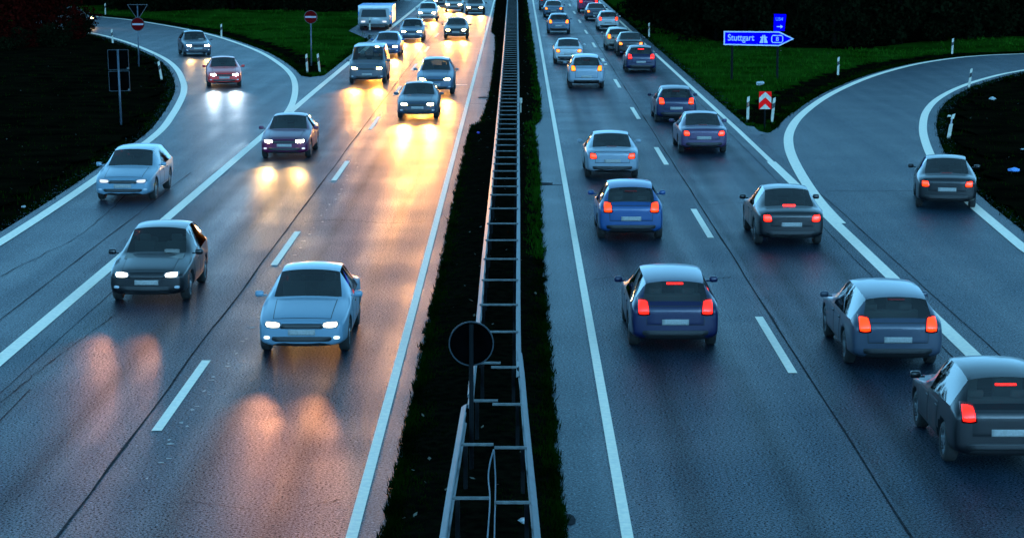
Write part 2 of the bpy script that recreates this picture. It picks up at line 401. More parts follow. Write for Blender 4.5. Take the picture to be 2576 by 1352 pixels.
RP = np.vstack([dense(p) for p in (tabline(L_OUT, -.5), tabline(R_OUT, .55), *slipA, *slipB, g1, g2, [(-13.1, 168), (-13.1, 420)])])
RP = RP[(RP[:, 1] < 330) & (RP[:, 1] > -12)]
def road_dist(Q):
    Q = np.asarray(Q, float); out = np.empty(len(Q))
    for i in range(0, len(Q), 800):
        d = Q[i:i + 800, None, :] - RP[None]; out[i:i + 800] = np.sqrt((d ** 2).sum(-1).min(1))
    out[on_road(Q)] = 0
    return out
def hgt(Q):
    d = road_dist(Q)
    s = np.clip((d - 2) / 6, 0, 1); s = s * s * (3 - 2 * s); s2 = np.clip((d - 14) / 40, 0, 1)
    nz = np.array([noise.noise(Vector((x * .11, y * .07, 0))) * .30 + noise.noise(Vector((x * .4, y * .3, 5))) * .12 for x, y in Q])
    return -.05 + s * (nz + .05) + s2 * 1.2
gx = np.r_[np.arange(-2000, -120, 180.), np.arange(-120, 121, 2.5), np.arange(180, 2001, 180.)]
gy = np.r_[-300, -100, np.arange(-10, 300, 2.5), np.arange(320, 600, 40.), 800, 1200, 2000, 3500]
GX, GY = np.meshgrid(gx, gy); Q = np.c_[GX.ravel(), GY.ravel()]
H = hgt(Q); nx = len(gx)
bankL = np.vstack([offset(lin, -.5)[:-1], [(-15, 20), (-70, 20), (-90, 200)]])
bankR = np.vstack([offset(rr, .5)[:-1], [(14.4, 20), (90, 20), (110, 200)]])
edgeR = [(1640, 20), (1665, 62), (1720, 90), (1800, 104), (1900, 118), (2000, 125), (2120, 128), (2200, 121), (2300, 113), (2420, 105), (2575, 97), (2800, 88), (3100, 80)]
woodR = np.vstack([wpts(edgeR), [(140, 190), (140, 330), (18, 330)]])
edgeL = [(180, 12), (260, 22), (420, 34), (560, 26), (700, 30), (850, 34), (930, 18), (975, 2)]
woodL = np.vstack([wpts(edgeL), [(-16, 330), (-90, 330), (-90, 215)]])
k_ = slice(None)
vr = offset(rl, -.5); vr2 = offset(rl, -3.0); m_ = (rl[:, 1] > 92) & (rl[:, 0] < 60); vergeShadeR = np.vstack([vr[m_], vr2[m_][::-1]])
vl_ = offset(lout, .5); vl2 = offset(lout, 2.6); m_ = lout[:, 1] > 124; vergeShadeL = np.vstack([vl_[m_], vl2[m_][::-1]])
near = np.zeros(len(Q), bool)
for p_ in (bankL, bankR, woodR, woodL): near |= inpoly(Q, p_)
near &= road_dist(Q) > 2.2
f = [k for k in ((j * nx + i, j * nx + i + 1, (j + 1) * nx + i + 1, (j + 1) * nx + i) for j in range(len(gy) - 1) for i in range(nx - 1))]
o = from_data('ground', np.c_[Q, H], f, [M['ground'], M['litter_shade']], smooth=True); o['kind'] = 'structure'
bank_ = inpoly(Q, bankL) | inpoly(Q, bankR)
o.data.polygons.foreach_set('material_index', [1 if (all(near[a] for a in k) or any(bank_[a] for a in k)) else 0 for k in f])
def gz(x, y): return float(hgt([(x, y)])[0])

def draped(name, poly, step, lift, m, clear=.7):
    "a sheet over the ground filling a polygon"
    x0, y0 = poly.min(0); x1, y1 = poly.max(0)
    ax = np.arange(x0, x1 + step, step); ay = np.arange(y0, y1 + step, step)
    X, Y = np.meshgrid(ax, ay); q = np.c_[X.ravel(), Y.ravel()]
    q = q + rng.uniform(-.25, .25, q.shape) * step
    h = hgt(q) + lift; n = len(ax); ins = inpoly(q, poly) & (road_dist(q) > clear)
    fs = []
    for j in range(len(ay) - 1):
        for i in range(n - 1):
            k = (j * n + i, j * n + i + 1, (j + 1) * n + i + 1, (j + 1) * n + i)
            if all(ins[a] for a in k): fs.append(k)
    o = from_data(name, np.c_[q, h], fs, m, smooth=True); o['kind'] = 'structure'
    bm = bmesh.new(); bm.from_mesh(o.data); bmesh.ops.delete(bm, geom=[v for v in bm.verts if not v.link_faces], context='VERTS'); bm.to_mesh(o.data); bm.free()
    return o
# bare dark banks inside both loops, and the floor of the woods
draped('bank', bankL, 1.1, .10, M['litter_shade'], .25); draped('bank', bankR, 1.1, .10, M['litter_shade'], .25)
draped('verge', vergeShadeR, .7, .05, M['litter_shade'], .2); draped('verge', vergeShadeL, .7, .05, M['litter_shade'], .2)  # dark sheets put the shading of the grass beside the slip roads into colour
draped('forest_floor', woodR, 2.0, .06, M['litter_shade']); draped('forest_floor', woodL, 2.0, .06, M['litter_shade'])

# median: a ragged strip of soil lying over the paving
medL = wpts([(965, 1352), (1010, 1140), (1040, 1000), (1075, 830), (1105, 690), (1135, 530), (1160, 420), (1175, 350), (1183, 319), (1209, 306), (1228, 250), (1239, 180), (1245, 120), (1245, 89), (1235, 82), (1247, 0)])
medR = wpts([(1418, 1352), (1410, 1250), (1395, 1100), (1390, 1000), (1380, 880), (1375, 800), (1362, 620), (1357, 500), (1355, 420), (1346, 350), (1342, 320), (1358, 305), (1360, 260), (1352, 200), (1345, 140), (1335, 70), (1325, 0)])
my = np.r_[np.arange(-30, 240, .5), np.arange(240, 901, 20)]
def ragged(tab, y, s):
    return np.interp(y, tab[:, 1], tab[:, 0]) + np.array([.10 * noise.noise(Vector((s, v * 1.3, 0))) + .06 * noise.noise(Vector((s, v * 4, 2))) for v in y])
mxl, mxr = ragged(medL, my, 1.), ragged(medR, my, 7.)
cols = 9; vv = []
for i, y in enumerate(my):
    for k in range(cols):
        t = k / (cols - 1); x = mxl[i] + (mxr[i] - mxl[i]) * t
        z = .012 + .10 * math.sin(math.pi * t) ** .6 + (.05 * noise.noise(Vector((x * 2, y * .9, 0))) if 0 < k < cols - 1 else 0)
        vv.append((x, y, z))
ff = [(i * cols + k, i * cols + k + 1, (i + 1) * cols + k + 1, (i + 1) * cols + k) for i in range(len(my) - 1) for k in range(cols - 1)]
o = from_data('median_strip', vv, ff, M['soil'], smooth=True); o['kind'] = 'structure'

# ------------------------------------------------------------------ grass (nobody could count it)
def tufts(Q, Z, h, spread, nb, name, m, wid=.02, label=None):
    n = len(Q); B = []
    for _ in range(nb):
        a = rng.uniform(0, 2 * np.pi, n); r = rng.uniform(0, spread, n); hh = h * rng.uniform(.5, 1.3, n)
        bx = Q[:, 0] + np.cos(a) * r; by = Q[:, 1] + np.sin(a) * r
        a2 = rng.uniform(0, 2 * np.pi, n); dx, dy = np.cos(a2) * wid, np.sin(a2) * wid
        lx = rng.normal(0, .45, n) * hh; ly = rng.normal(0, .45, n) * hh
        B.append(np.stack([np.c_[bx - dx, by - dy, Z - .03], np.c_[bx + dx, by + dy, Z - .03], np.c_[bx + lx, by + ly, Z + hh]], 1))
    o = quads_np(name, np.concatenate(B), m, n=3); o['kind'] = 'stuff'
    return o
# meadow: denser near the camera
n = 60000
Yr = 1 / rng.uniform(1 / 250., 1 / 55., n); Xr = rng.uniform(-48, 62, n); Q = np.c_[Xr, Yr]
d = road_dist(Q); ok = (d > .75) & ~inpoly(Q, woodR) & ~inpoly(Q, woodL)
inb = inpoly(Q, bankL) | inpoly(Q, bankR) | inpoly(Q, vergeShadeR) | inpoly(Q, vergeShadeL)
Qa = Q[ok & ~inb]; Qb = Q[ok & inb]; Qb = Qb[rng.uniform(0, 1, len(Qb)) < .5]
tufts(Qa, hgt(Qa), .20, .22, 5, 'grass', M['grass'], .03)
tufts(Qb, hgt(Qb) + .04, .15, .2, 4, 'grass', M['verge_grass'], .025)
# ragged grass along the median
n = 9000; y = 1 / rng.uniform(1 / 240., 1 / 27., n); t = np.where(rng.uniform(0, 1, n) < .5, rng.beta(.6, 4, n), 1 - rng.beta(.6, 3, n))
xl, xr = np.interp(y, my, mxl), np.interp(y, my, mxr); Qm = np.c_[xl + (xr - xl) * t, y]
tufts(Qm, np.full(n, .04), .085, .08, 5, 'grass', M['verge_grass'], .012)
# greener tufts along the right edge of the median
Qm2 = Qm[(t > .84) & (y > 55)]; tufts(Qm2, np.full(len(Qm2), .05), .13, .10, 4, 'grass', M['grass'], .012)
# verge tufts spilling over the kerbless edges of the roads
ed = []
for A in (offset(lin, -.55), offset(rr, .65), offset(lout, .6), offset(rl, -.6), tabline(R_OUT, .65), tabline(L_OUT, -.62)):
    k = rng.integers(0, len(A), 2600); ed.append(A[k] + rng.normal(0, .22, (2600, 2)))
E = np.vstack(ed); E = E[(E[:, 1] > 35) & (E[:, 1] < 250)]
keep = np.ones(len(E), bool)
keep &= ~((E[:, 0] > -14.1) & (E[:, 0] < -9.9) & (E[:, 1] < 92)); keep &= ~((E[:, 0] > 8.5) & (E[:, 0] < 13.3) & (E[:, 1] < 74))
keep &= ~((E[:, 0] < -9.9) & (E[:, 0] > -13.4) & (E[:, 1] > 165))
E = E[keep & ~on_road(E)]
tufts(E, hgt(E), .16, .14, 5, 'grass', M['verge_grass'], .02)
# fallen leaves and specks
n = 2600; Q = np.c_[rng.uniform(-48, 50, n), 1 / rng.uniform(1 / 230., 1 / 40., n)]
Q = Q[(road_dist(Q) > .9)]; Qm = np.c_[rng.uniform(-1.6, .5, 260), rng.uniform(30, 200, 260)]
Q = np.vstack([Q, Qm]); Z = np.r_[hgt(Q[:-260]) + .10, np.full(260, .17)]
a = rng.uniform(0, 6.28, len(Q)); s = rng.uniform(.02, .055, len(Q)); tz = rng.uniform(-.5, .9, len(Q)) * s
c_, s_ = np.cos(a) * s, np.sin(a) * s
V = np.stack([np.c_[Q[:, 0] - c_, Q[:, 1] - s_, Z - tz], np.c_[Q[:, 0] + s_ * .6, Q[:, 1] - c_ * .6, Z], np.c_[Q[:, 0] + c_, Q[:, 1] + s_, Z + tz], np.c_[Q[:, 0] - s_ * .6, Q[:, 1] + c_ * .6, Z]], 1)
o = quads_np('fallen_leaves', V, mat('dead leaf', (.05, .035, .022), .8, noise_scale=.9, col2=(.09, .085, .06))); o['kind'] = 'stuff'
# gravel along the kerbless verges
n = 5000; A = np.vstack([offset(lin, -.62), tabline(R_OUT, .75), offset(rr, .7)]); A = A[(A[:, 1] > 40) & (A[:, 1] < 200)]
k = rng.integers(0, len(A), n); Q = A[k] + rng.normal(0, .16, (n, 2)); s = rng.uniform(.012, .035, n); Z = np.full(n, -.02)
tet = np.array([(1, 0, -.3), (-.6, .8, -.3), (-.5, -.85, -.3), (0, 0, .8)])
fs = [(0, 1, 3), (1, 2, 3), (2, 0, 3)]
V = np.concatenate([np.stack([np.c_[Q, Z] + tet[i] * s[:, None] for i in t_], 1) for t_ in fs])
o = quads_np('gravel', V, mat('gravel', (.012, .02, .025), .8, spec=.1, noise_scale=3, col2=(.05, .07, .08)), n=3); o['kind'] = 'stuff'

# ------------------------------------------------------------------ trees and shrubs
def leaf_cloud(centres, per, size):
    V = []
    for (c, rad) in centres:
        d = rng.normal(0, 1, (per, 3)); d /= np.linalg.norm(d, axis=1)[:, None]
        p = np.array(c) + d * np.array(rad) * (rng.uniform(.35, 1.05, per) ** .6)[:, None]
        u = rng.normal(0, 1, (per, 3)); u /= np.linalg.norm(u, axis=1)[:, None]
        v = np.cross(u, rng.normal(0, 1, (per, 3))); v /= np.linalg.norm(v, axis=1)[:, None]
        s = size * rng.uniform(.55, 1.3, per)[:, None]
        V.append(np.stack([p - u * s, p - v * s * .55, p + u * s, p + v * s * .55], 1))
    V = np.concatenate(V); V[:, :, 2] = np.maximum(V[:, :, 2], .02); return V
def make_tree(name, label, seed, red=0):
    random.seed(seed)
    root = empty(name, (0, 0, 0), 0, label, 'tree', 'trees of the dark woods')
    bm = bmesh.new(); hh = random.uniform(9, 13)
    bm_tube(bm, [(0, 0, -.3), (.1, .05, 1.5), (-.1, .1, 4), (.05, 0, hh * .8)], .24, 8, .05)
    cen = []
    for k in range(9):
        a = random.uniform(0, 6.28); z0 = random.uniform(1.2, hh * .7); r = random.uniform(1.4, 2.6)
        e = (math.cos(a) * r, math.sin(a) * r, z0 + random.uniform(.6, 1.8))
        bm_tube(bm, [(0, 0, z0), (e[0] * .5, e[1] * .5, z0 + .6), e], .07, 6, .02); cen.append((e, (1.2, 1.2, .9)))
    for k in range(20):
        a = random.uniform(0, 6.28); z0 = random.uniform(.5, hh); r = random.uniform(.3, 2.7) * (1 - .5 * z0 / hh)
        cen.append(((math.cos(a) * r, math.sin(a) * r, z0), (random.uniform(.7, 1.4), random.uniform(.7, 1.4), random.uniform(.5, 1.1))))
    from_bm('trunk', bm, M['bark'], root, True)
    quads_np('crown', leaf_cloud(cen, 110, .20), M['leaf_red'] if red else M['leaf_dark'], root)
    return root
def make_shrub(name, label, seed, red=0):
    random.seed(seed)
    root = empty(name, (0, 0, 0), 0, label, 'shrub', 'shrubs at the edge of the woods')
    bm = bmesh.new(); cen = []
    for k in range(7):
        a = random.uniform(0, 6.28); r = random.uniform(.5, 1.3); h = random.uniform(.5, 2.2)
        bm_tube(bm, [(0, 0, -.2), (math.cos(a) * r * .5, math.sin(a) * r * .5, h * .6), (math.cos(a) * r, math.sin(a) * r, h)], .035, 5, .01)
        cen.append(((math.cos(a) * r, math.sin(a) * r, h), (.75, .75, .6))); cen.append(((math.cos(a) * r * .6, math.sin(a) * r * .6, h * .5), (.8, .8, .5)))
    from_bm('stem', bm, M['bark'], root, True)
    quads_np('foliage', leaf_cloud(cen, 75, .15), M['leaf_red'] if red else M['leaf_dark'], root)
    return root
def copy_tree(o):
    c = o.copy(); COL.objects.link(c)
    for ch in o.children:
        k = ch.copy(); COL.objects.link(k); k.parent = c
        for g in ch.children:
            q = g.copy(); COL.objects.link(q); q.parent = k
    return c
TL = {'R': 'dark broadleaf tree in the black woods behind the blue direction sign and right slip road',
      'L': 'dark tree in the black woods beyond the left slip road and grass triangle',
      'W': 'tree with dull red autumn leaves left of the far end of the left slip road'}
SL = {'R': 'low dark shrub at the foot of the woods behind the blue direction sign',
      'L': 'low dark shrub at the foot of the woods beyond the left grass triangle',
      'W': 'low shrub with dull red leaves at the end of the left slip road'}
tv = [make_tree('broadleaf_tree', TL['R'], s) for s in (11, 12, 13)] + [make_tree('autumn_tree', TL['W'], 14, 1)]
sv_ = [make_shrub('shrub', SL['R'], s) for s in (21, 22, 23)] + [make_shrub('autumn_shrub', SL['W'], 24, 1)]
used = set()
def plant(protos, i, x, y, label, group, s=1.):
    o = protos[i]
    if (id(protos), i) in used: o = copy_tree(o)
    used.add((id(protos), i))
    o.location = (x, y, gz(x, y) - .05); o.rotation_euler = (0, 0, random.uniform(0, 6.28)); o.scale = (s, s, s * random.uniform(.85, 1.15))
    o['label'] = label; o['group'] = group
random.seed(5)
def along(px, t):
    A = wpts(px); A = resample(A, 200); k = int(t * 199); return A[k]
for row, (cnt, dep) in enumerate(((16, 2.5), (15, 7), (12, 12))):
    for k in range(cnt):
        q = along(edgeR, (k + random.uniform(.2, .8)) / cnt)
        plant(tv, random.randrange(3), q[0] + random.uniform(-1, 1), q[1] + dep + random.uniform(-1.5, 1.5), TL['R'], 'woods behind the direction sign', random.uniform(.8, 1.2))
for k in range(46):
    q = along(edgeR, (k + random.uniform(.2, .8)) / 46)
    plant(sv_, random.randrange(3), q[0] + random.uniform(-.6, .6), q[1] + random.uniform(.8, 5), SL['R'], 'shrubs behind the direction sign', random.uniform(.8, 1.4))
for row, (cnt, dep) in enumerate(((10, 3), (9, 9))):
    for k in range(cnt):
        q = along(edgeL, (k + random.uniform(.2, .8)) / cnt)
        plant(tv, random.randrange(3), q[0] + random.uniform(-1, 1), q[1] + dep + random.uniform(-1.5, 1.5), TL['L'], 'woods beyond the left grass triangle', random.uniform(.8, 1.2))
for k in range(24):
    q = along(edgeL, (k + random.uniform(.2, .8)) / 24)
    plant(sv_, random.randrange(3), q[0] + random.uniform(-.6, .6), q[1] + random.uniform(.8, 5), SL['L'], 'shrubs beyond the left grass triangle', random.uniform(.7, 1.2))
for p in ((20, 70), (70, 82), (120, 76), (165, 66), (-30, 95), (40, 110), (110, 100), (150, 40), (90, 45), (10, 40), (130, 15), (60, 15), (0, 20)):
    q = G(p[0] + random.uniform(-8, 8), p[1]); i = 3 if random.random() < .55 else random.randrange(3)
    plant(tv, i, q.x, q.y, TL['W'] if i == 3 else 'dark tree standing among red leaved trees left of the left slip road', 'trees left of the left slip road' if i == 3 else 'dark trees left of the left slip road', random.uniform(.7, 1.))
for p in ((212, 86), (196, 92), (180, 100), (150, 112), (120, 120), (95, 108), (60, 122), (30, 130), (0, 128), (205, 74)):
    q = G(*p); i = 3 if random.random() < .5 else random.randrange(3)
    plant(sv_, i, q.x, q.y, SL['W'] if i == 3 else 'low dark shrub beside the red shrubs at the end of the left slip road', 'red shrubs at the slip road end' if i == 3 else 'dark shrubs at the slip road end', random.uniform(.5, .75))

# ------------------------------------------------------------------ cars
def ring(st):
    y, w, zb, zs, zm, zbelt, wr, zr, zt = st
    return [(0, y, zb), (w * .84, y, zb), (w * .975, y, zs), (w, y, zm), (w * .965, y, zbelt), (wr, y, zr), (wr * .55, y, zr + (zt - zr) * .8), (0, y, zt)]
def make_shell(kind, stations, glass_rows, wheel_y, wr_, name):
    "lofted car shell: subdivided, wheel arches cut out, split into body and panes"
    bm = bmesh.new(); n = len(ring(stations[0])); rows = []
    for st in stations:
        r = ring(st); row = [bm.verts.new(p) for p in r] + [bm.verts.new((-p[0], p[1], p[2])) for p in r[-2:0:-1]]
        rows.append(row)
    m = len(rows[0])
    for i in range(len(rows) - 1):
        for k in range(m):
            fa = bm.faces.new((rows[i][k], rows[i][(k + 1) % m], rows[i + 1][(k + 1) % m], rows[i + 1][k]))
            kk = k if k < n - 1 else m - 1 - k          # segment of the half ring
            if kk == 0: fa.material_index = 4
            else: fa.material_index = glass_rows.get((i, kk), 0)
    for row, flip in ((rows[0], False), (rows[-1], True)):
        for j in range(n - 1):
            a, b = row[j], row[j + 1]; c = row[(m - j - 1) % m]; d = row[(m - j) % m]
            vs_ = [a, b, c, d]; u = []
            for v in vs_:
                if v not in u: u.append(v)
            if len(u) >= 3: bm.faces.new(u if not flip else u[::-1])
    bmesh.ops.recalc_face_normals(bm, faces=bm.faces)
    bm.verts.index_update(); cl = bm.edges.layers.float.new('crease_edge')
    for e in bm.edges:
        mi = {f.material_index for f in e.link_faces}
        if len(mi) > 1 and 4 not in mi: e[cl] = .6
        elif abs(e.verts[0].co.x) > .3 and e.verts[0].index % m == e.verts[1].index % m and (e.verts[0].index % m) in (4, m - 4, 2, m - 2): e[cl] = .55
        elif abs(e.verts[0].co.x) > .3 and e.verts[0].index % m == e.verts[1].index % m and (e.verts[0].index % m) in (5, m - 5): e[cl] = .42
        elif {e.verts[0].index // m, e.verts[1].index // m} in ({1}, {len(stations) - 2}): e[cl] = .38
    me = bpy.data.meshes.new('shell'); bm.to_mesh(me); bm.free()
    for k in range(5): me.materials.append(M['dark_trim'])
    o = link_mesh('shell', me); s = o.modifiers.new('s', 'SUBSURF'); s.levels = 2; s.render_levels = 2
    cb = bmesh.new()
    for y in wheel_y:
        for sx in (-1, 1):
            bmesh.ops.create_cone(cb, cap_ends=True, segments=28, radius1=wr_ + .045, radius2=wr_ + .045, depth=.62,
                                  matrix=Matrix.Translation((sx * (stations[4][1] - .02), y, wr_ + .01)) @ Matrix.Rotation(math.pi / 2, 4, 'Y'))
    cm = bpy.data.meshes.new('cut'); cb.to_mesh(cm); cb.free()
    for k in range(5): cm.materials.append(M['dark_trim'])
    cm.polygons.foreach_set('material_index', [4] * len(cm.polygons))
    c = link_mesh('cut', cm)
    b = o.modifiers.new('b', 'BOOLEAN'); b.operation = 'DIFFERENCE'; b.object = c; b.solver = 'EXACT'
    dg = bpy.context.evaluated_depsgraph_get(); dg.update()
    res = bpy.data.meshes.new_from_object(o.evaluated_get(dg))
    bpy.data.objects.remove(o); bpy.data.objects.remove(c)
    full = bmesh.new(); full.from_mesh(res); bvh = BVHTree.FromBMesh(full)
    out = {}
    for key, ids in (('body', (0, 4)), ('windscreen', (1,)), ('rear_window', (2,)), ('side_window', (3,))):
        for side in ((1, -1) if key == 'side_window' else (0,)):
            q = full.copy()
            kill = [f for f in q.faces if f.material_index not in ids or (side and f.calc_center_median().x * side < 0)]
            bmesh.ops.delete(q, geom=kill, context='FACES')
            for f in q.faces:
                f.material_index = 1 if f.material_index == 4 else 0; f.smooth = True
            if key != 'body' and q.faces:
                try:
                    fr_ = bmesh.ops.inset_region(q, faces=q.faces[:], thickness=.030, depth=-.004, use_even_offset=True)
                    for f in fr_['faces']: f.material_index = 1
                except Exception: pass
            me2 = bpy.data.meshes.new(name + ' ' + key); q.to_mesh(me2); q.free()
            if key == 'body': me2.materials.append(M['dark_trim']); me2.materials.append(M['dark_trim'])
            else: me2.materials.append(M['cab_glass']); me2.materials.append(M['dark_trim'])
            out[(key, side)] = me2
    full.free()
    return out, bvh

def patch(bvh, quad, front, nu=8, nv=4, lift=.012, rnd=0.):
    "a thin shaped plate that follows the body; quad = 4 (x,z) corners"
    s = 1 if front else -1; V = []
    for j in range(nv + 1):
        for i in range(nu + 1):
            u, v = i / nu, j / nv
            if rnd:
                a, b = 2 * u - 1, 2 * v - 1
                a, b = a * math.sqrt(1 - rnd * b * b / 2), b * math.sqrt(1 - rnd * a * a / 2); u, v = (a + 1) / 2, (b + 1) / 2
            p = [(quad[0][k] * (1 - u) + quad[1][k] * u) * (1 - v) + (quad[3][k] * (1 - u) + quad[2][k] * u) * v for k in (0, 1)]
            h = bvh.ray_cast(Vector((p[0], 6 * s, p[1])), Vector((0, -s, 0)))
            if h[0] is None or (h[0].y * s < 0):
                h = bvh.find_nearest(Vector((p[0], 2.2 * s, p[1])))
            V.append((h[0] + Vector((0, s, 0)) * lift, h[0] - Vector((0, s, 0)) * .01))
    n = nu + 1; tot = len(V)
    v = [a for a, b in V] + [b for a, b in V]
    f = [(j * n + i, j * n + i + 1, (j + 1) * n + i + 1, (j + 1) * n + i) for j in range(nv) for i in range(nu)]
    bnd = [i for i in range(n)] + [j * n + nu for j in range(1, nv + 1)] + [nv * n + i for i in range(nu - 1, -1, -1)] + [j * n for j in range(nv - 1, 0, -1)]
    f += [(bnd[k], bnd[(k + 1) % len(bnd)], tot + bnd[(k + 1) % len(bnd)], tot + bnd[k]) for k in range(len(bnd))]
    me = bpy.data.meshes.new('patch'); me.from_pydata([tuple(p) for p in v], [], f); me.update()
    bm = bmesh.new(); bm.from_mesh(me); bmesh.ops.recalc_face_normals(bm, faces=bm.faces)
    for fc in bm.faces: fc.smooth = True
    bm.to_mesh(me); bm.free()
    return me
def panel(bvh, quad, ax, lift=.007, edge=.014, n=8):
    "a painted body panel with a dark shut line round it; quad in the two other axes"
    d, s = {'x': 0, 'y': 1, 'z': 2}[ax[0]], (1 if ax[1] == '+' else -1); o1, o2 = [k for k in range(3) if k != d]
    L1 = (Vector(quad[1]) - Vector(quad[0])).length; L2 = (Vector(quad[3]) - Vector(quad[0])).length
    us = [0] + list(np.linspace(edge / L1, 1 - edge / L1, n)) + [1]; vs_ = [0] + list(np.linspace(edge / L2, 1 - edge / L2, n)) + [1]
    V, Fc, mi = [], [], []
    for j, v in enumerate(vs_):
        for i, u in enumerate(us):
            p = [0, 0, 0]; inner = 0 < i < len(us) - 1 and 0 < j < len(vs_) - 1
            for k, ok in ((0, o1), (1, o2)): p[ok] = (quad[0][k] * (1 - u) + quad[1][k] * u) * (1 - v) + (quad[3][k] * (1 - u) + quad[2][k] * u) * v
            p[d] = 6 * s; dr = [0, 0, 0]; dr[d] = -s
            h = bvh.ray_cast(Vector(p), Vector(dr))
            if h[0] is None: p[d] = s * .9; h = bvh.find_nearest(Vector(p))
            q = h[0].copy(); q[d] += s * (lift if inner else .004); V.append(tuple(q))
    m = len(us)
    for j in range(len(vs_) - 1):
        for i in range(m - 1):
            Fc.append((j * m + i, j * m + i + 1, (j + 1) * m + i + 1, (j + 1) * m + i)); mi.append(1 if i in (0, m - 2) or j in (0, len(vs_) - 2) else 0)
    me = bpy.data.meshes.new('panel'); me.from_pydata(V, [], Fc); me.update()
    for k in range(2): me.materials.append(M['dark_trim'])
    me.polygons.foreach_set('material_index', mi); me.polygons.foreach_set('use_smooth', [True] * len(mi))
    if me.polygons[len(mi) // 2].normal[d] * s < 0: me.flip_normals()
    return me
def shrink(q, k):
    c = [sum(p[i] for p in q) / 4 for i in (0, 1)]
    return [tuple(c[i] + (p[i] - c[i]) * k for i in (0, 1)) for p in q]
def mirq(q): return [(-q[1][0], q[1][1]), (-q[0][0], q[0][1]), (-q[3][0], q[3][1]), (-q[2][0], q[2][1])]

def wheel_meshes(r, wdt):
    bm = bmesh.new(); n = 24; prof = [(-wdt / 2, r * .66), (-wdt / 2, r * .9), (-wdt / 2 + .03, r), (wdt / 2 - .03, r), (wdt / 2, r * .9), (wdt / 2, r * .66)]
    rg = [[bm.verts.new((x, math.cos(k * 2 * math.pi / n) * q, math.sin(k * 2 * math.pi / n) * q)) for k in range(n)] for x, q in prof]
    for i in range(len(rg) - 1):
        for k in range(n): bm.faces.new((rg[i][k], rg[i][(k + 1) % n], rg[i + 1][(k + 1) % n], rg[i + 1][k]))
    ty = bpy.data.meshes.new('tyre'); bmesh.ops.recalc_face_normals(bm, faces=bm.faces); bm.to_mesh(ty); bm.free(); ty.materials.append(M['tyre'])
    ty.polygons.foreach_set('use_smooth', [True] * len(ty.polygons))
    bm = bmesh.new()
    bmesh.ops.create_cone(bm, cap_ends=True, segments=24, radius1=r * .2, radius2=r * .2, depth=wdt * .9, matrix=Matrix.Rotation(math.pi / 2, 4, 'Y'))
    for k in range(5):
        a = k * 2 * math.pi / 5
        bm_box(bm, (0, math.cos(a) * r * .4, math.sin(a) * r * .4), (wdt * .7, .07, r * .62), Matrix.Rotation(-(a - math.pi / 2), 3, 'X'))
    for k in range(24):
        a = k * 2 * math.pi / 24
        bm_box(bm, (0, math.cos(a) * r * .64, math.sin(a) * r * .64), (wdt * .92, r * .19, .03), Matrix.Rotation(-(a - math.pi / 2), 3, 'X') )
    rm = bpy.data.meshes.new('rim'); bm.to_mesh(rm); bm.free(); rm.materials.append(M['rim'])
    return ty, rm

KIND = {}
def define(kind, S, rows, wy, wr_, lamps, ln, hw, extra=None):
    out, bvh = make_shell(kind, S, rows, wy, wr_, kind)
    d = dict(shell=out, wheels=wheel_meshes(wr_, .20), wy=wy, wr=wr_, hw=hw, len=ln, parts=[], extra=extra)
    for nm, q, front, mats_, mirror, rnd, lift in lamps:
        for qq in ((q, mirq(q)) if mirror else (q,)):
            sub = patch(bvh, shrink(qq, .80), front, rnd=rnd, lift=lift + .006) if nm in ('headlight', 'taillight') else None
            d['parts'].append((nm, patch(bvh, qq, front, rnd=rnd, lift=lift), mats_, sub))
    zt_ = .97 if kind in ('van', 'suv') else .86
    d['panels'] = []
    for sx in ('x+', 'x-'):
        d['panels'].append(('door', panel(bvh, [(.74, .37), (-.06, .37), (-.06, zt_), (.74, zt_)], sx)))
        d['panels'].append(('door', panel(bvh, [(-.09, .37), (-.80, .37), (-.84, zt_), (-.09, zt_)], sx)))
    ys = [st[0] for st in S]; yc = ys[4] + .12
    d['panels'].append(('bonnet', panel(bvh, [(-.60, yc), (.60, yc), (.56, ys[1] - .10), (-.56, ys[1] - .10)], 'z+')))
    d['panels'].append(('boot_lid', panel(bvh, [(-.56, .55), (.56, .55), (.58, S[-3][7] - .06), (-.58, S[-3][7] - .06)], 'y-', lift=.008)))
    d['headz'] = lamps[0][1]; d['front_y'] = S[0][0]; d['rear_y'] = S[-1][0]
    KIND[kind] = d
# station: y, half width, z bottom, z sill, z mid, z belt, roof half width, z roof edge, z roof centre
sedan = [(2.24, .66, .30, .40, .50, .60, .48, .63, .64), (2.18, .80, .22, .33, .50, .66, .60, .70, .72), (1.85, .87, .20, .32, .55, .75, .66, .80, .82),
         (1.20, .89, .20, .32, .58, .84, .70, .89, .92), (.82, .89, .20, .32, .58, .88, .68, .94, .97), (.10, .89, .20, .32, .58, .90, .58, 1.36, 1.41),
         (-.42, .89, .20, .32, .58, .91, .58, 1.40, 1.45), (-.95, .89, .20, .32, .58, .92, .56, 1.36, 1.41), (-1.62, .88, .20, .32, .60, .93, .64, .99, 1.02),
         (-1.98, .86, .22, .34, .60, .91, .66, .97, .99), (-2.20, .81, .27, .38, .60, .85, .62, .92, .93), (-2.25, .70, .34, .42, .60, .78, .52, .84, .85)]
g_sedan = {(4, 5): 1, (4, 6): 1, (7, 5): 2, (7, 6): 2, (5, 4): 3, (6, 4): 3}
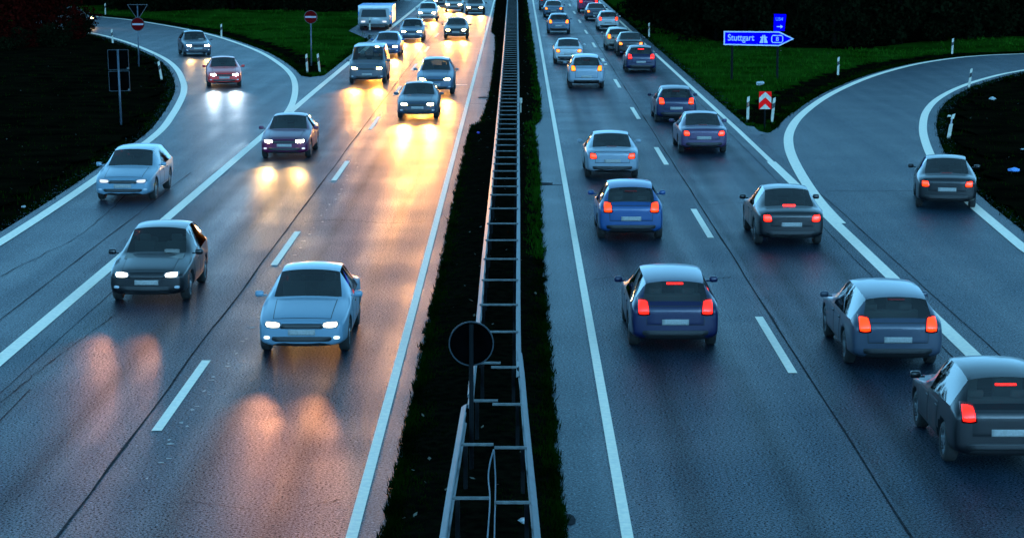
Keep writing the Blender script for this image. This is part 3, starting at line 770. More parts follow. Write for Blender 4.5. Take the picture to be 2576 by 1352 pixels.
def lampset(hz, tz, w, tall=.0, hx=.30, tx=.24):
    H0, H1 = hz - .06, hz + .065
    return [('headlight', [(w - .20 - hx, H0 + .01), (w - .19, H0 + .01), (w - .16, H1 + .01), (w - .21 - hx, H1 - .01)], True, 'head', 1, .6, .014),
            ('taillight', [(w - .17 - tx, tz - .10), (w - .15, tz - .10), (w - .15, tz + .11 + tall), (w - .17 - tx * .8, tz + .09 + tall)], False, 'tail', 1, .4, .014),
            ('grille', [(-.42, hz - .07), (.42, hz - .07), (.46, hz + .03), (-.46, hz + .03)], True, 'trim', 0, .3, .010),
            ('air_intake', [(-.55, .32), (.55, .32), (.60, .42), (-.60, .42)], True, 'trim', 0, .3, .010),
            ('fog_lamp', [(w - .28, .37), (w - .16, .37), (w - .16, .43), (w - .28, .43)], True, 'fog', 1, .8, .012),
            ('number_plate', [(-.26, .45), (.26, .45), (.26, .555), (-.26, .555)], True, 'plate', 0, 0, .018),
            ('number_plate', [(-.26, .56), (.26, .56), (.26, .67), (-.26, .67)], False, 'plate', 0, 0, .018),
            ('high_brake_light', [(-.16, tz + .24 + tall * 1.9), (.16, tz + .24 + tall * 1.9), (.16, tz + .265 + tall * 1.9), (-.16, tz + .265 + tall * 1.9)], False, 'tail', 0, 0, .016),
            ('bumper_trim', [(-.62, .34), (.62, .34), (.66, .45), (-.66, .45)], False, 'trim', 0, .2, .010)]
define('sedan', sedan, g_sedan, (1.36, -1.32), .32, lampset(.64, .78, .89), 4.5, .89)
estate = sedan[:6] + [(-.50, .89, .20, .32, .58, .91, .60, 1.41, 1.46), (-1.45, .89, .20, .32, .60, .92, .59, 1.39, 1.44), (-1.95, .87, .20, .34, .62, .93, .56, 1.32, 1.37),
                      (-2.20, .85, .24, .36, .62, .92, .64, .99, 1.00), (-2.28, .82, .30, .40, .62, .85, .62, .92, .93), (-2.32, .72, .36, .44, .6, .78, .54, .84, .85)]
g_estate = {(4, 5): 1, (4, 6): 1, (8, 5): 2, (8, 6): 2, (5, 4): 3, (6, 4): 3, (7, 4): 3}
define('estate', estate, g_estate, (1.36, -1.34), .32, lampset(.64, .84, .89, .12), 4.55, .89)
hatch = [(s[0] - .28 if i < 5 else s[0] - .2, *s[1:5], s[5] + .02, s[6], s[7] + .05, s[8] + .05) if i > 4 else (s[0] - .28, *s[1:]) for i, s in enumerate(sedan[:7])]
hatch += [(-1.15, .87, .20, .32, .60, .94, .58, 1.44, 1.49), (-1.60, .86, .20, .34, .62, .95, .56, 1.36, 1.41),
          (-1.86, .84, .22, .36, .62, .94, .62, 1.02, 1.04), (-1.96, .81, .28, .38, .62, .87, .60, .95, .96), (-2.00, .70, .36, .44, .6, .78, .52, .86, .87)]
define('hatchback', hatch, g_estate, (1.15, -1.22), .31, lampset(.66, .86, .88, .10), 4.0, .88)
van = [(2.40, .74, .32, .44, .60, .76, .60, .80, .82), (2.33, .88, .24, .36, .60, .86, .70, .92, .94), (2.05, .95, .22, .36, .65, .98, .76, 1.04, 1.06),
       (1.75, .97, .22, .36, .68, 1.04, .80, 1.10, 1.13), (1.55, .97, .22, .36, .68, 1.06, .78, 1.16, 1.20), (.95, .97, .22, .36, .68, 1.08, .76, 1.82, 1.88),
       (.0, .97, .22, .36, .68, 1.08, .78, 1.90, 1.95), (-1.5, .97, .22, .36, .68, 1.08, .78, 1.90, 1.95), (-2.22, .96, .22, .36, .68, 1.08, .76, 1.86, 1.91),
       (-2.40, .94, .26, .40, .68, 1.06, .80, 1.14, 1.18), (-2.44, .92, .30, .42, .66, .98, .76, 1.06, 1.10), (-2.46, .84, .36, .46, .64, .90, .66, .98, 1.0)]
suv = [(s_[0], s_[1] * 1.04, *[z * 1.15 for z in s_[2:6]], s_[6] * 1.04, s_[7] * 1.15, s_[8] * 1.15) for s_ in estate]
define('suv', suv, g_estate, (1.36, -1.34), .36, lampset(.74, .98, .925, .10), 4.55, .925)
vl = lampset(.80, .95, .97, .25)
define('van', van, {(4, 5): 1, (4, 6): 1, (8, 5): 2, (8, 6): 2, (5, 4): 3}, (1.50, -1.42), .34, vl, 4.9, .97)

SPOT = {}
def spot_data(col, key, watt):
    k = (key, watt)
    if k not in SPOT:
        l = bpy.data.lights.new('headlight_beam', 'SPOT'); l.color = col; l.energy = watt; l.spot_size = R(19) if key == 'head_near' else R(26); l.spot_blend = 1; l.shadow_soft_size = .06
        SPOT[k] = l
    return SPOT[k]
HEADCOL = {'head_near': (1., .36, .14), 'head_warm': (1., .38, .055), 'head_white': (1., .52, .13), 'head_cool': (.72, .86, 1.)}
BEAM = 62.0
def make_car(kind, name, label, group, paint_, head='head_off', tail='tail_red', fog='head_off', beam=0, quad=None, cat='car'):
    d = KIND[kind]; root = empty(name, (0, 0, 0), 0, label, cat, group)
    for (key, side), me in d['shell'].items():
        o = link_mesh(key, me, None, root)
        if key == 'body': o.material_slots[0].link = 'OBJECT'; o.material_slots[0].material = paint_
    for nm, me, role, sub in d['parts']:
        if not me.materials: me.materials.append(M['dark_trim'])
        o = link_mesh(nm, me, None, root); o.material_slots[0].link = 'OBJECT'
        o.material_slots[0].material = {'head': M['head_case'], 'tail': (M[tail] if nm == 'high_brake_light' and tail in ('brake', 'tail_red') else M['tail_case']), 'fog': M[fog], 'plate': M['plate'], 'trim': M['dark_trim']}[role]
        if sub:
            if not sub.materials: sub.materials.append(M['dark_trim'])
            o2 = link_mesh('lens', sub, None, o); o2.material_slots[0].link = 'OBJECT'; o2.material_slots[0].material = {'head': M[head], 'tail': M[tail]}[role]
    doors = []
    for nm, me in d['panels']:
        o = link_mesh(nm, me, None, root); o.material_slots[0].link = 'OBJECT'; o.material_slots[0].material = paint_
        if nm == 'door': doors.append(o)
    ty, rm = d['wheels']
    for y in d['wy']:
        for sx in (-1, 1):
            t = link_mesh('wheel', ty, None, root); t.location = (sx * (d['hw'] - .13), y, d['wr'])
            r = link_mesh('rim', rm, None, t)
    if 'seat' not in d:
        def sm(parts):
            bm = bmesh.new()
            for c, sz, tilt in parts: bm_box(bm, c, sz, Matrix.Rotation(R(tilt), 3, 'X'), .03)
            me = bpy.data.meshes.new('seat'); bm.to_mesh(me); bm.free(); me.polygons.foreach_set('use_smooth', [True] * len(me.polygons)); me.materials.append(M['seat']); return me
        zs = 1.16 if kind in ('van', 'suv') else 1.
        d['seat'] = sm([((0, .1, .48 * zs), (.46, .50, .16), 0), ((0, -.18, .78 * zs), (.46, .14, .56), 10), ((0, -.25, 1.13 * zs), (.24, .10, .17), 8)])
        d['bench'] = sm([((0, -.75, .48 * zs), (1.15, .45, .16), 0), ((0, -1.02, .74 * zs), (1.15, .14, .46), 14), ((-.33, -1.08, 1.03 * zs), (.24, .09, .12), 8), ((.33, -1.08, 1.03 * zs), (.24, .09, .12), 8)])
        d['dash'] = sm([((0, .78, .84 * zs), (1.30, .40, .18), -6), ((-.36, .55, .90 * zs), (.34, .03, .30), -20)])
    for sx in (-1, 1): o = link_mesh('seat', d['seat'], None, root); o.location = (sx * .36, (.75 if kind == 'van' else .05), .06)
    if kind != 'van': link_mesh('rear_seat', d['bench'], None, root)
    o = link_mesh('dashboard', d['dash'], None, root); o.location = (0, (.62 if kind == 'van' else 0), 0)
    if 'mirror' not in d:
        bm = bmesh.new(); bm_box(bm, (0, 0, 0), (.17, .10, .12), None, .035); bm_box(bm, (-.10, 0, -.03), (.10, .04, .03))
        me = bpy.data.meshes.new('mirror'); bm.to_mesh(me); bm.free(); me.polygons.foreach_set('use_smooth', [True] * len(me.polygons)); me.materials.append(M['dark_trim']); d['mirror'] = me
        bm = bmesh.new(); bm_box(bm, (0, 0, 0), (.16, .025, .025), None, .008)
        me = bpy.data.meshes.new('door_handle'); bm.to_mesh(me); bm.free(); me.materials.append(M['dark_trim']); d['handle'] = me
    up = .15 if kind in ('van', 'suv') else 0
    for sx in (-1, 1):
        o = link_mesh('mirror', d['mirror'], None, root); o.location = (sx * (d['hw'] + .09), (1.15 if kind == 'van' else .62), .99 + up); o.rotation_euler = (0, 0, 0 if sx > 0 else math.pi)
        o.material_slots[0].link = 'OBJECT'; o.material_slots[0].material = paint_
        for k, yy in enumerate((.06, -.72)):
            o = link_mesh('handle', d['handle'], None, doors[k if sx > 0 else 2 + k]); o.location = (sx * (d['hw'] * .992), yy, .78 + up); o.rotation_euler = (0, 0, math.pi / 2)
    if beam:
        q = d['headz']; hx = (q[0][0] + q[1][0]) / 2; hz = (q[0][1] + q[2][1]) / 2
        for sx in (-1, 1):
            l = bpy.data.objects.new('headlight_beam', spot_data(HEADCOL[head], head, BEAM * beam)); COL.objects.link(l); l.parent = root
            l.location = (sx * hx, d['front_y'] + .10, hz)
            l.rotation_euler = Vector((-sx * .02, 1, -.048 if head == 'head_near' else -.085)).to_track_quat('-Z', 'Y').to_euler()
    return root
def front_mid(kind):
    d = KIND[kind]; q = d['headz']; return Vector((0, d['front_y'] - .05, (q[0][1] + q[2][1]) / 2))
def rear_mid(kind):
    d = KIND[kind]; return Vector((0, d['rear_y'] + .05, {'sedan': .78, 'estate': .90, 'hatchback': .90, 'van': 1.05, 'suv': 1.03}[kind]))
def put(root, kind, px, py, heading=(0, -1), end='front', z0=0.0, x=None):
    m = front_mid(kind) if end == 'front' else rear_mid(kind)
    p = G(px, py, m.z)
    if x is not None: p.x = x
    rz = math.atan2(-heading[0], heading[1])
    off = Matrix.Rotation(rz, 3, 'Z') @ Vector((0, m.y, 0))
    root.location = (p.x - off.x, p.y - off.y, z0); root.rotation_euler = (0, 0, rz)
    return root

GA, GB, GC = 'oncoming cars on the left carriageway', 'cars driving away on the right carriageway', 'cars on the slip roads'
def onc(kind, label, pt, px, py, head='head_warm', beam=1., x=None, fog='head_off', name='car', group=GA, heading=(0, -1), tail='tail_dark'):
    r = make_car(kind, name, label, group, P[pt], head, tail, fog, beam); put(r, kind, px, py, heading, 'front', 0, x); return r
def away(kind, label, pt, px, py, tail='tail_red', x=None, name='car', group=GB, heading=(0, 1)):
    r = make_car(kind, name, label, group, P[pt], 'head_off', tail); put(r, kind, px, py, heading, 'rear', 0, x); return r
# left carriageway, towards the camera
onc('sedan', 'silver saloon nearest on the left carriageway with headlights lit, beside the median', 'pale_blue', 757, 815, 'head_near', .85, x=-4.15, fog='head_near_cool')
onc('hatchback', 'dark hatchback beside the outer white line, warm headlights lit, left of the nearest silver saloon', 'black', 365, 690, 'head_near', 1.1, x=-8.1)
onc('sedan', 'dark maroon saloon with white headlights, just below where the left slip road joins', 'maroon', 745, 355, 'head_white', 1.1, x=-8.2, fog='head_dim')
onc('sedan', 'dark saloon with warm glowing headlights mirrored in wet asphalt, second one in the inner lane', 'slate', 1050, 262, 'head_warm', 6, x=-4.25)
onc('suv', 'steel blue off-roader close behind the dark warm-lit saloon in the inner lane', 'steel', 1088, 200, 'head_warm', 4, x=-4.0)
onc('van', 'grey van with warm headlights in the outer lane right of the left grass triangle', 'grey', 933, 172, 'head_warm', 4, x=-7.75, name='van', tail='tail_dark')
onc('estate', 'blue estate car behind the grey van in the outer lane', 'blue', 962, 117, 'head_warm', 6, x=-8.1)
onc('sedan', 'dark saloon with warm lights in the inner lane behind the steel blue off-roader', 'black', 1145, 76, 'head_warm', 6, x=-4.4)
onc('hatchback', 'grey hatchback in the outer lane behind the blue estate car', 'steel', 1042, 80, 'head_warm', 6, x=-7.4)
onc('sedan', 'dark car with pale windscreen at the top edge of the inner oncoming lane', 'black', 1198, 19, 'head_warm', 8, x=-3.85)
onc('estate', 'white estate car in the outer oncoming lane near the top edge', 'white', 1076, 33, 'head_warm', 8, x=-7.6)
onc('hatchback', 'small beige car between the white estate and the dark car near the top edge', 'beige', 1146, 12, 'head_warm', 8, x=-5.9)
onc('sedan', 'farthest oncoming saloon in the outer lane, cut off by the top edge', 'slate', 1105, 2, 'head_warm', 8, x=-7.4)
# slip road cars, left
onc('estate', 'pale blue estate car with dim side lamps joining from the left slip road', 'pale_blue', 330, 455, 'head_dim', 0, x=-11.75, group=GC)
onc('sedan', 'red saloon with bright headlights on the bend of the left slip road', 'red', 564, 188, 'head_cool', 1.0, group=GC, heading=(2.4, -16))
onc('hatchback', 'dark hatchback with pale headlights behind the red saloon on the left slip road', 'slate', 498, 115, 'head_white', .8, group=GC, heading=(5.3, -20))
onc('hatchback', 'car with lit headlights emerging from the trees at the left slip road end', 'grey', 217, 46, 'head_warm', .8, group=GC, heading=(9, -11))
# right carriageway, away from the camera
away('estate', 'dark blue estate car nearest in the inner right lane with long red tail lamps', 'navy', 1708, 772, 'tail_red', x=3.05)
away('hatchback', 'blue hatchback with orange tail lamps in front of the nearest dark blue estate', 'blue', 1576, 522, 'tail_orange', x=2.95)
away('sedan', 'pale silver saloon with orange tail lamps, directly ahead of the blue hatchback', 'silver', 1543, 392, 'tail_orange', x=3.05)
away('suv', 'light grey off-roader with amber tail lamps in the inner right lane', 'silver', 1474, 172, 'tail_amber', x=3.4)
away('sedan', 'pale car with amber tail lamps just ahead of the light grey off-roader', 'white', 1437, 128, 'tail_amber', x=2.95)
away('hatchback', 'grey blue hatchback with amber tail lamps far along the inner right lane', 'steel', 1406, 55, 'tail_amber', x=3.0)
away('sedan', 'steel blue saloon ahead of the grey blue hatchback in the inner right lane', 'steel', 1394, 22, 'tail_amber', x=3.05)
away('van', 'dark van cut off by the top edge in the inner right lane', 'slate', 1380, -2, 'tail_dark', x=2.9, name='van')
away('hatchback', 'black hatchback with red tail lamp cut off at the lower right corner', 'black', 2510, 1040, 'tail_red', x=7.45)
away('estate', 'dark grey estate car with orange tail lamps ahead of the corner hatchback', 'slate', 2262, 815, 'tail_orange', x=7.05)
away('sedan', 'black saloon with bright red brake lamps beside where the right slip road splits off', 'black', 2004, 548, 'brake', x=7.0)
away('sedan', 'purple grey saloon with orange tail lamps in the outer right lane', 'purple', 1772, 335, 'tail_orange', x=6.65)
away('hatchback', 'navy blue hatchback with orange tail lamps ahead of the purple grey saloon', 'navy', 1700, 255, 'tail_orange', x=6.55)
away('hatchback', 'dark navy hatchback with red lamps beside the right verge, behind the amber-lit black saloon', 'navy', 1607, 143, 'tail_red', x=6.75)
away('sedan', 'black saloon with glowing amber tail lamps directly ahead of the dark navy hatchback', 'black', 1592, 110, 'tail_amber', x=6.95)
away('estate', 'pale beige estate car with amber lamps in the outer right lane behind the white car', 'beige', 1562, 92, 'tail_amber', x=6.5)
away('hatchback', 'white hatchback with red and amber tail lamps near the top of the outer right lane', 'white', 1530, 48, 'tail_orange', x=6.85)
away('sedan', 'dark car with orange tail lamps ahead of the white hatchback in the outer right lane', 'slate', 1496, 29, 'tail_amber', x=6.5)
away('van', 'magenta red van at the top edge of the outer right lane', 'magenta', 1471, 3, 'tail_red', x=6.4, name='van')
# right slip road
away('sedan', 'black saloon with orange tail lamps on the right slip road', 'black', 2382, 462, 'tail_orange', group=GC, heading=(1.5, 10))

# blue and white box truck on the left hard shoulder
def box_truck(px, py):
    root = empty('box_truck', (0, 0, 0), 0, 'white and blue box truck on the left shoulder above the grass triangle', 'truck')
    bm = bmesh.new(); bm_box(bm, (0, -1.9, 1.36), (2.5, 5.2, 1.7), None, .05); o = from_bm('cargo_box', bm, mat('blue truck body', (.03, .22, .55), .4), root)
    bm = bmesh.new(); bm_prism(bm, [(1.12, .45), (1.16, 1.15), (1.02, 1.98), (-1.02, 1.98), (-1.16, 1.15), (-1.12, .45)], .72, 2.3)
    for v in bm.verts:
        if v.co.y > 2 and v.co.z > 1.4: v.co.y -= .45
    bmesh.ops.bevel(bm, geom=bm.edges[:], offset=.06, segments=2, affect='EDGES'); from_bm('cab', bm, P['white'], root, True)
    bm = bmesh.new(); bm_box(bm, (0, .72, 1.9), (2.48, .06, .62), None, .02); from_bm('box_front', bm, mat('white truck front', (.55, .58, .62), .5), root)
    bm = bmesh.new(); vs_ = [bm.verts.new(p) for p in ((-.94, 2.285, 1.22), (.94, 2.285, 1.22), (.84, 1.92, 1.88), (-.84, 1.92, 1.88))]; bm.faces.new(vs_)
    r = bmesh.ops.extrude_face_region(bm, geom=bm.faces[:]); bmesh.ops.translate(bm, vec=(0, .03, .012), verts=[v for v in r['geom'] if isinstance(v, bmesh.types.BMVert)])
    from_bm('windscreen', bm, M['glass'], root)
    for sx in (-1, 1):
        bm = bmesh.new(); bm_box(bm, (sx * .78, 2.31, .78), (.30, .05, .16), None, .02); from_bm('headlight', bm, M['head_dim'], root)
    bm = bmesh.new(); bm_box(bm, (0, 2.32, .48), (2.0, .12, .22), None, .03); from_bm('bumper', bm, M['dark_trim'], root)
    bm = bmesh.new(); bm_box(bm, (0, -1, .5), (1.0, 5.4, .18)); from_bm('chassis', bm, M['dark_trim'], root)
    ty, rm = wheel_meshes(.40, .26)
    for y in (1.55, -2.3):
        for sx in (-1, 1):
            t = link_mesh('wheel', ty, None, root); t.location = (sx * .92, y, .40); link_mesh('rim', rm, None, t)
    p = G(px, py); root.scale = (1.05, 1, .82); root.location = (p.x, p.y + 2.4, -.01); root.rotation_euler = (0, 0, math.pi)
box_truck(940, 76)

# ------------------------------------------------------------------ median barrier
def rail_profile(s):
    "W-beam section, s = which way the face looks"
    o = [(0, .44), (.035, .46), (.075, .49), (.075, .53), (.01, .575), (.01, .615), (.075, .66), (.075, .70), (.035, .73), (0, .75)]
    i = [(x - .012, z) for x, z in o[::-1]]
    return [(s * x, z) for x, z in o + i]
def sweep_rail(parent, pts, s):
    pts = [Vector(p) for p in pts]; pr = rail_profile(s); bm = bmesh.new(); rows = []
    for p in pts: rows.append([bm.verts.new((p.x + x, p.y, z)) for x, z in pr])
    n = len(pr)
    for i in range(len(rows) - 1):
        for k in range(n): bm.faces.new((rows[i][k], rows[i][(k + 1) % n], rows[i + 1][(k + 1) % n], rows[i + 1][k]))
    bm.faces.new(rows[0]); bm.faces.new(rows[-1][::-1])
    return from_bm('rail', bm, M['steel'], parent)
def railpath(px, z=.75, n=60):
    A = np.array([G(x, y, z).xy for x, y in px]); return resample(A, n)
farL = railpath([(1187, 985), (1192, 925), (1207, 800), (1220, 640), (1232, 523), (1246, 380), (1262, 200), (1270, 100), (1277, 0)])
farR = railpath([(1300, 905), (1299, 800), (1300, 640), (1301, 523), (1301, 380), (1302, 200), (1301, 100), (1300, 0)])
root = empty('guard_rail', (0, 0, 0), 0, 'long ladder-like steel double guard rail with cross bars running up the median', 'guard rail', 'median guard rails')
ext = lambda A: [(p[0], p[1], 0) for p in A] + [(A[-1][0] - .15, 420, 0)]
sweep_rail(root, ext(farL), -1); sweep_rail(root, ext(farR), 1)
xl_ = lambda y: float(np.interp(y, farL[:, 1], farL[:, 0])); xr_ = lambda y: float(np.interp(y, farR[:, 1], farR[:, 0]))
def bar(parent, x0, x1, y, z=.765, t=.05):
    bm = bmesh.new(); bm_box(bm, ((x0 + x1) / 2, y, z), (x1 - x0, t, .035), None, .006); return from_bm('cross_bar', bm, M['bar'], parent)
ybars = [G(0, yy, .75).y for yy in (835, 767, 705, 652, 605, 563)]
y = ybars[-1]
while y < 225: y += 2.0 if y > 62 else 3.0; ybars.append(y)
for y in ybars[:96]: bar(root, xl_(y) - .03, xr_(y) + .03, y)
for y in ybars[:48]:
    for x in (xl_(y) + .05, xr_(y) - .05):
        bm = bmesh.new(); bm_box(bm, (x, y, .36), (.06, .10, .78), None, .008); from_bm('post', bm, M['pole_dark'], root)
def near_rail(px, s, halves, label):
    r = empty('guard_rail', (0, 0, 0), 0, label, 'guard rail', 'median guard rails')
    A = railpath(px, n=30); a = A[0] + (A[0] - A[3]) * 5
    sweep_rail(r, [(a[0], a[1], 0)] + [(p[0], p[1], 0) for p in A], s)
    for x0, x1, yy in halves:
        p, q = G(x0, yy, .75), G(x1, yy, .75); bar(r, p.x, q.x, p.y, .765, .06)
        bm = bmesh.new(); e = p.x if s < 0 else q.x
        bm_box(bm, (e - s * .06, p.y, .36), (.06, .10, .76), None, .008); from_bm('post', bm, M['pole_dark'], r)
near_rail([(1118, 1352), (1138, 1220), (1155, 1120), (1172, 1015)], -1, [(1204, 1259, 914), (1190, 1252, 1009), (1160, 1241, 1119), (1139, 1230, 1254)],
          'nearest left length of steel guard rail with short half bars, in the median')
near_rail([(1346, 1352), (1335, 1230), (1325, 1128), (1315, 1020), (1308, 930), (1302, 880)], 1, [(1235, 1300, 925), (1238, 1311, 1018), (1243, 1325, 1127), (1243, 1336, 1265)],
          'nearest right length of steel guard rail with short half bars, in the median')
def cable(px, label, zs):
    bm = bmesh.new(); pts = catmull([tuple(G(x, y, z)) for (x, y), z in zip(px, zs)], 8); bm_tube(bm, pts, .012, 6)
    o = from_bm('cable', bm, M['pole'], None, True); tag(o, label, 'cable', 'loose cables in the median')
cable([(1241, 1130), (1232, 1165), (1228, 1200), (1232, 1250), (1229, 1310), (1224, 1375)], 'left of two thin cables hanging along the middle of the near median', (.72, .66, .6, .6, .58, .56))
cable([(1242, 1132), (1244, 1165), (1246, 1210), (1245, 1270), (1244, 1310), (1243, 1375)], 'right of two thin cables hanging along the middle of the near median', (.70, .62, .56, .56, .55, .55))

# ------------------------------------------------------------------ signs and posts
def disc(bm, c, r, y0, y1, n=40, r_in=0):
    if not r_in: bm_prism(bm, [(c[0] + r * math.cos(k * 2 * math.pi / n), c[1] + r * math.sin(k * 2 * math.pi / n)) for k in range(n)], y0, y1)
    else:
        for k in range(n):
            a, b = k * 2 * math.pi / n, (k + 1) * 2 * math.pi / n
            bm_prism(bm, [(c[0] + r * math.cos(a), c[1] + r * math.sin(a)), (c[0] + r * math.cos(b), c[1] + r * math.sin(b)), (c[0] + r_in * math.cos(b), c[1] + r_in * math.sin(b)), (c[0] + r_in * math.cos(a), c[1] + r_in * math.sin(a))], y0, y1)
def frame_poly(bm, poly, wd, y0, y1):
    c = np.mean(poly, axis=0); n = len(poly)
    inn = []
    for i in range(n):
        p0, p1, p2 = (np.array(poly[(i + k) % n], float) for k in (-1, 0, 1))
        d1 = (p1 - p0) / np.linalg.norm(p1 - p0); d2 = (p2 - p1) / np.linalg.norm(p2 - p1)
        n1 = np.array([-d1[1], d1[0]]); n2 = np.array([-d2[1], d2[0]]); b = n1 + n2; b /= np.linalg.norm(b)
        s = 1 if np.dot(c - p1, b) > 0 else -1
        inn.append(p1 + s * b * wd / max(.3, abs(np.dot(b, n1))))
    for i in range(n):
        j = (i + 1) % n
        bm_prism(bm, [tuple(poly[i]), tuple(poly[j]), tuple(inn[j]), tuple(inn[i])], y0, y1)
    return inn
def pole(parent, h, r=.04, m='pole', x=0, y=0.06):
    bm = bmesh.new(); bm_tube(bm, [(x, y, -.3), (x, y, h)], r, 12); return from_bm('pole', bm, M[m], parent, True)
def no_entry_plate(parent, z, r=.38):
    bm = bmesh.new(); disc(bm, (0, z), r, 0, .02); o = from_bm('sign_plate', bm, M['red_dark'], parent)
    bm = bmesh.new(); disc(bm, (0, z), r, -.004, .0, r_in=r - .025); from_bm('sign_rim', bm, M['sign_rim_dark'], o)
    bm = bmesh.new(); bm_prism(bm, [(-r * .83, z - .05), (r * .83, z - .05), (r * .83, z + .05), (-r * .83, z + .05)], -.006, .0); from_bm('white_bar', bm, M['grey_white'], o)
p = G(783, 166); root = empty('no_entry_sign', (p.x, p.y, -.05), 0, 'round red no entry sign on a grey pole above two white marker posts', 'road sign')
pole(root, 2.75, .04); no_entry_plate(root, 2.85)
p = G(349, 170); root = empty('no_entry_sign', (p.x, p.y, -.05), 0, 'round red no entry sign below a triangular sign back, beside the left slip road', 'road sign')
pole(root, 3.55, .04); no_entry_plate(root, 2.50, .385)
tri = [(-.60, 3.62), (.60, 3.62), (0, 2.72)]
bm = bmesh.new(); bm_prism(bm, tri, .10, .115); o = from_bm('triangle_plate', bm, M['sign_back'], root)
bm = bmesh.new(); frame_poly(bm, tri, .03, .06, .099); from_bm('sign_rim', bm, M['sign_rim_dark'], o)
# back of a two panel sign
p = G(305, 316); root = empty('road_sign', (p.x, p.y, -.05), 0, 'dark back of a two panel road sign on a grey pole inside the left loop', 'road sign')
root.rotation_euler = (0, R(-1.2), 0)
pole(root, 3.15, .045, y=0)
for z0, z1 in ((2.32, 3.15), (1.45, 2.28)):
    q = [(-.43, z0), (.43, z0), (.43, z1), (-.43, z1)]
    bm = bmesh.new(); bm_prism(bm, q, .055, .07); o = from_bm('sign_panel', bm, M['sign_back'], root)
    bm = bmesh.new(); frame_poly(bm, q, .028, .030, .054); from_bm('sign_rim', bm, M['sign_rim'], o)
    bm = bmesh.new(); bm_box(bm, (.38, .025, z0 + .06), (.07, .05, .07), None, .01); from_bm('bracket', bm, M['bar'], o)
# round sign back in the median
p = G(1186, 1195); root = empty('round_sign', (p.x, p.y, .05), 0, 'dark back of a round sign in the median beside the guard rail', 'road sign')
pole(root, 2.28, .035, 'pole_dark', y=-.02)
bm = bmesh.new(); disc(bm, (0, 1.98), .33, .02, .035); o = from_bm('sign_plate', bm, M['sign_back'], root)
bm = bmesh.new(); disc(bm, (0, 1.98), .34, -.012, .019, r_in=.322); from_bm('sign_rim', bm, M['sign_rim'], o)
# chevron marker
p = G(1923, 324); root = empty('chevron_sign', (p.x, p.y, -.03), 0, 'red and white chevron panel between two marker posts at the right gore', 'road sign')
pole(root, 1.0, .03, 'pole_dark')
zb, zt, hw_ = .82, 1.53, .25
bm = bmesh.new(); bm_prism(bm, [(-hw_, zb), (hw_, zb), (hw_, zt), (-hw_, zt)], 0, .015); o = from_bm('sign_panel', bm, M['red'], root)
def chev(z0, th):
    bm = bmesh.new(); d = .235
    for s in (-1, 1):
        poly = [(0, z0 + d), (s * (hw_ - .002), z0), (s * (hw_ - .002), z0 - th), (0, z0 + d - th)]
        poly = [(x, min(max(z, zb + .002), zt - .002)) for x, z in poly]
        if s < 0: poly = poly[::-1]
        bm_prism(bm, poly, -.004, 0)
    return from_bm('white_chevron', bm, M['white_plastic'], o)
chev(zt - .25, .215)
bm = bmesh.new(); bm_prism(bm, [(-hw_ + .03, zb + .002), (hw_ - .03, zb + .002), (0, zb + .21)], -.004, 0); from_bm('white_chevron', bm, M['white_plastic'], o)
# blue direction sign
pl = G(1840, 197); pr = G(1955, 198); scl = (pr - pl).length; wx = scl / 115.0
root = empty('direction_sign', ((pl.x + pr.x) / 2, (pl.y + pr.y) / 2, 0), 0, 'blue arrow-shaped direction sign reading Stuttgart on two dark posts', 'road sign')
zc = lambda yy: (197 - yy) * wx / 1.0 + .02
X = lambda px: (px - 1897.5) * wx
for px in (1840, 1955):
    bm = bmesh.new(); bm_tube(bm, [(X(px), .08, -.4), (X(px), .08, zc(82) if px < 1900 else zc(42))], .06, 10); from_bm('post', bm, M['pole_dark'], root)
arrow = [(X(1818), zc(114)), (X(1958), zc(117)), (X(1996), zc(98.5)), (X(1958), zc(80)), (X(1818), zc(79))]
bm = bmesh.new(); bm_prism(bm, arrow, 0, .03); arrow_o = from_bm('arrow_panel', bm, M['blue'], root)
bm = bmesh.new(); frame_poly(bm, arrow, .065, -.006, 0); from_bm('border', bm, M['sign_white'], arrow_o)
def text(s, x, z, size, parent, m, name='lettering', sx=1.):
    c = bpy.data.curves.new('t', 'FONT'); c.body = s; c.size = size; c.extrude = .003; c.offset = size * .012; c.align_x = 'LEFT'
    t = bpy.data.objects.new('t', c); COL.objects.link(t); dg = bpy.context.evaluated_depsgraph_get(); dg.update()
    me = bpy.data.meshes.new_from_object(t.evaluated_get(dg)); bpy.data.objects.remove(t)
    me.materials.clear(); me.transform(Matrix.Translation((x, -.006, z)) @ Matrix.Rotation(math.pi / 2, 4, 'X') @ Matrix.Diagonal((sx, 1, 1, 1)))
    return link_mesh(name, me, m, parent)
u = wx
text('Stuttgart', X(1828), zc(103), 23 * u, arrow_o, M['sign_white'], sx=.82)
bm = bmesh.new(); ax, az = X(1919), zc(109)
for s in (-1, 1):
    bm_prism(bm, [(ax + s * 1.2 * u, az), (ax + s * 10.5 * u, az), (ax + s * 3.2 * u, az + 20 * u), (ax + s * .7 * u, az + 20 * u)][::s], -.006, 0)
bm_prism(bm, [(ax - 9 * u, az + 13.2 * u), (ax + 9 * u, az + 13.2 * u), (ax + 9 * u, az + 15.5 * u), (ax - 9 * u, az + 15.5 * u)], -.009, -.0062)
from_bm('motorway_symbol', bm, M['sign_white'], arrow_o)
bx0, bx1, bz0, bz1 = X(1938), X(1968), zc(109), zc(89)
hexa = [(bx0 + 3 * u, bz0), (bx1 - 3 * u, bz0), (bx1, bz0 + 5 * u), (bx1, bz1 - 5 * u), (bx1 - 3 * u, bz1), (bx0 + 3 * u, bz1), (bx0, bz1 - 5 * u), (bx0, bz0 + 5 * u)]
bm = bmesh.new(); frame_poly(bm, hexa, 2.2 * u, -.006, 0); from_bm('number_shield', bm, M['sign_white'], arrow_o)
text('8', X(1949.5), zc(104), 15 * u, arrow_o, M['sign_white'])
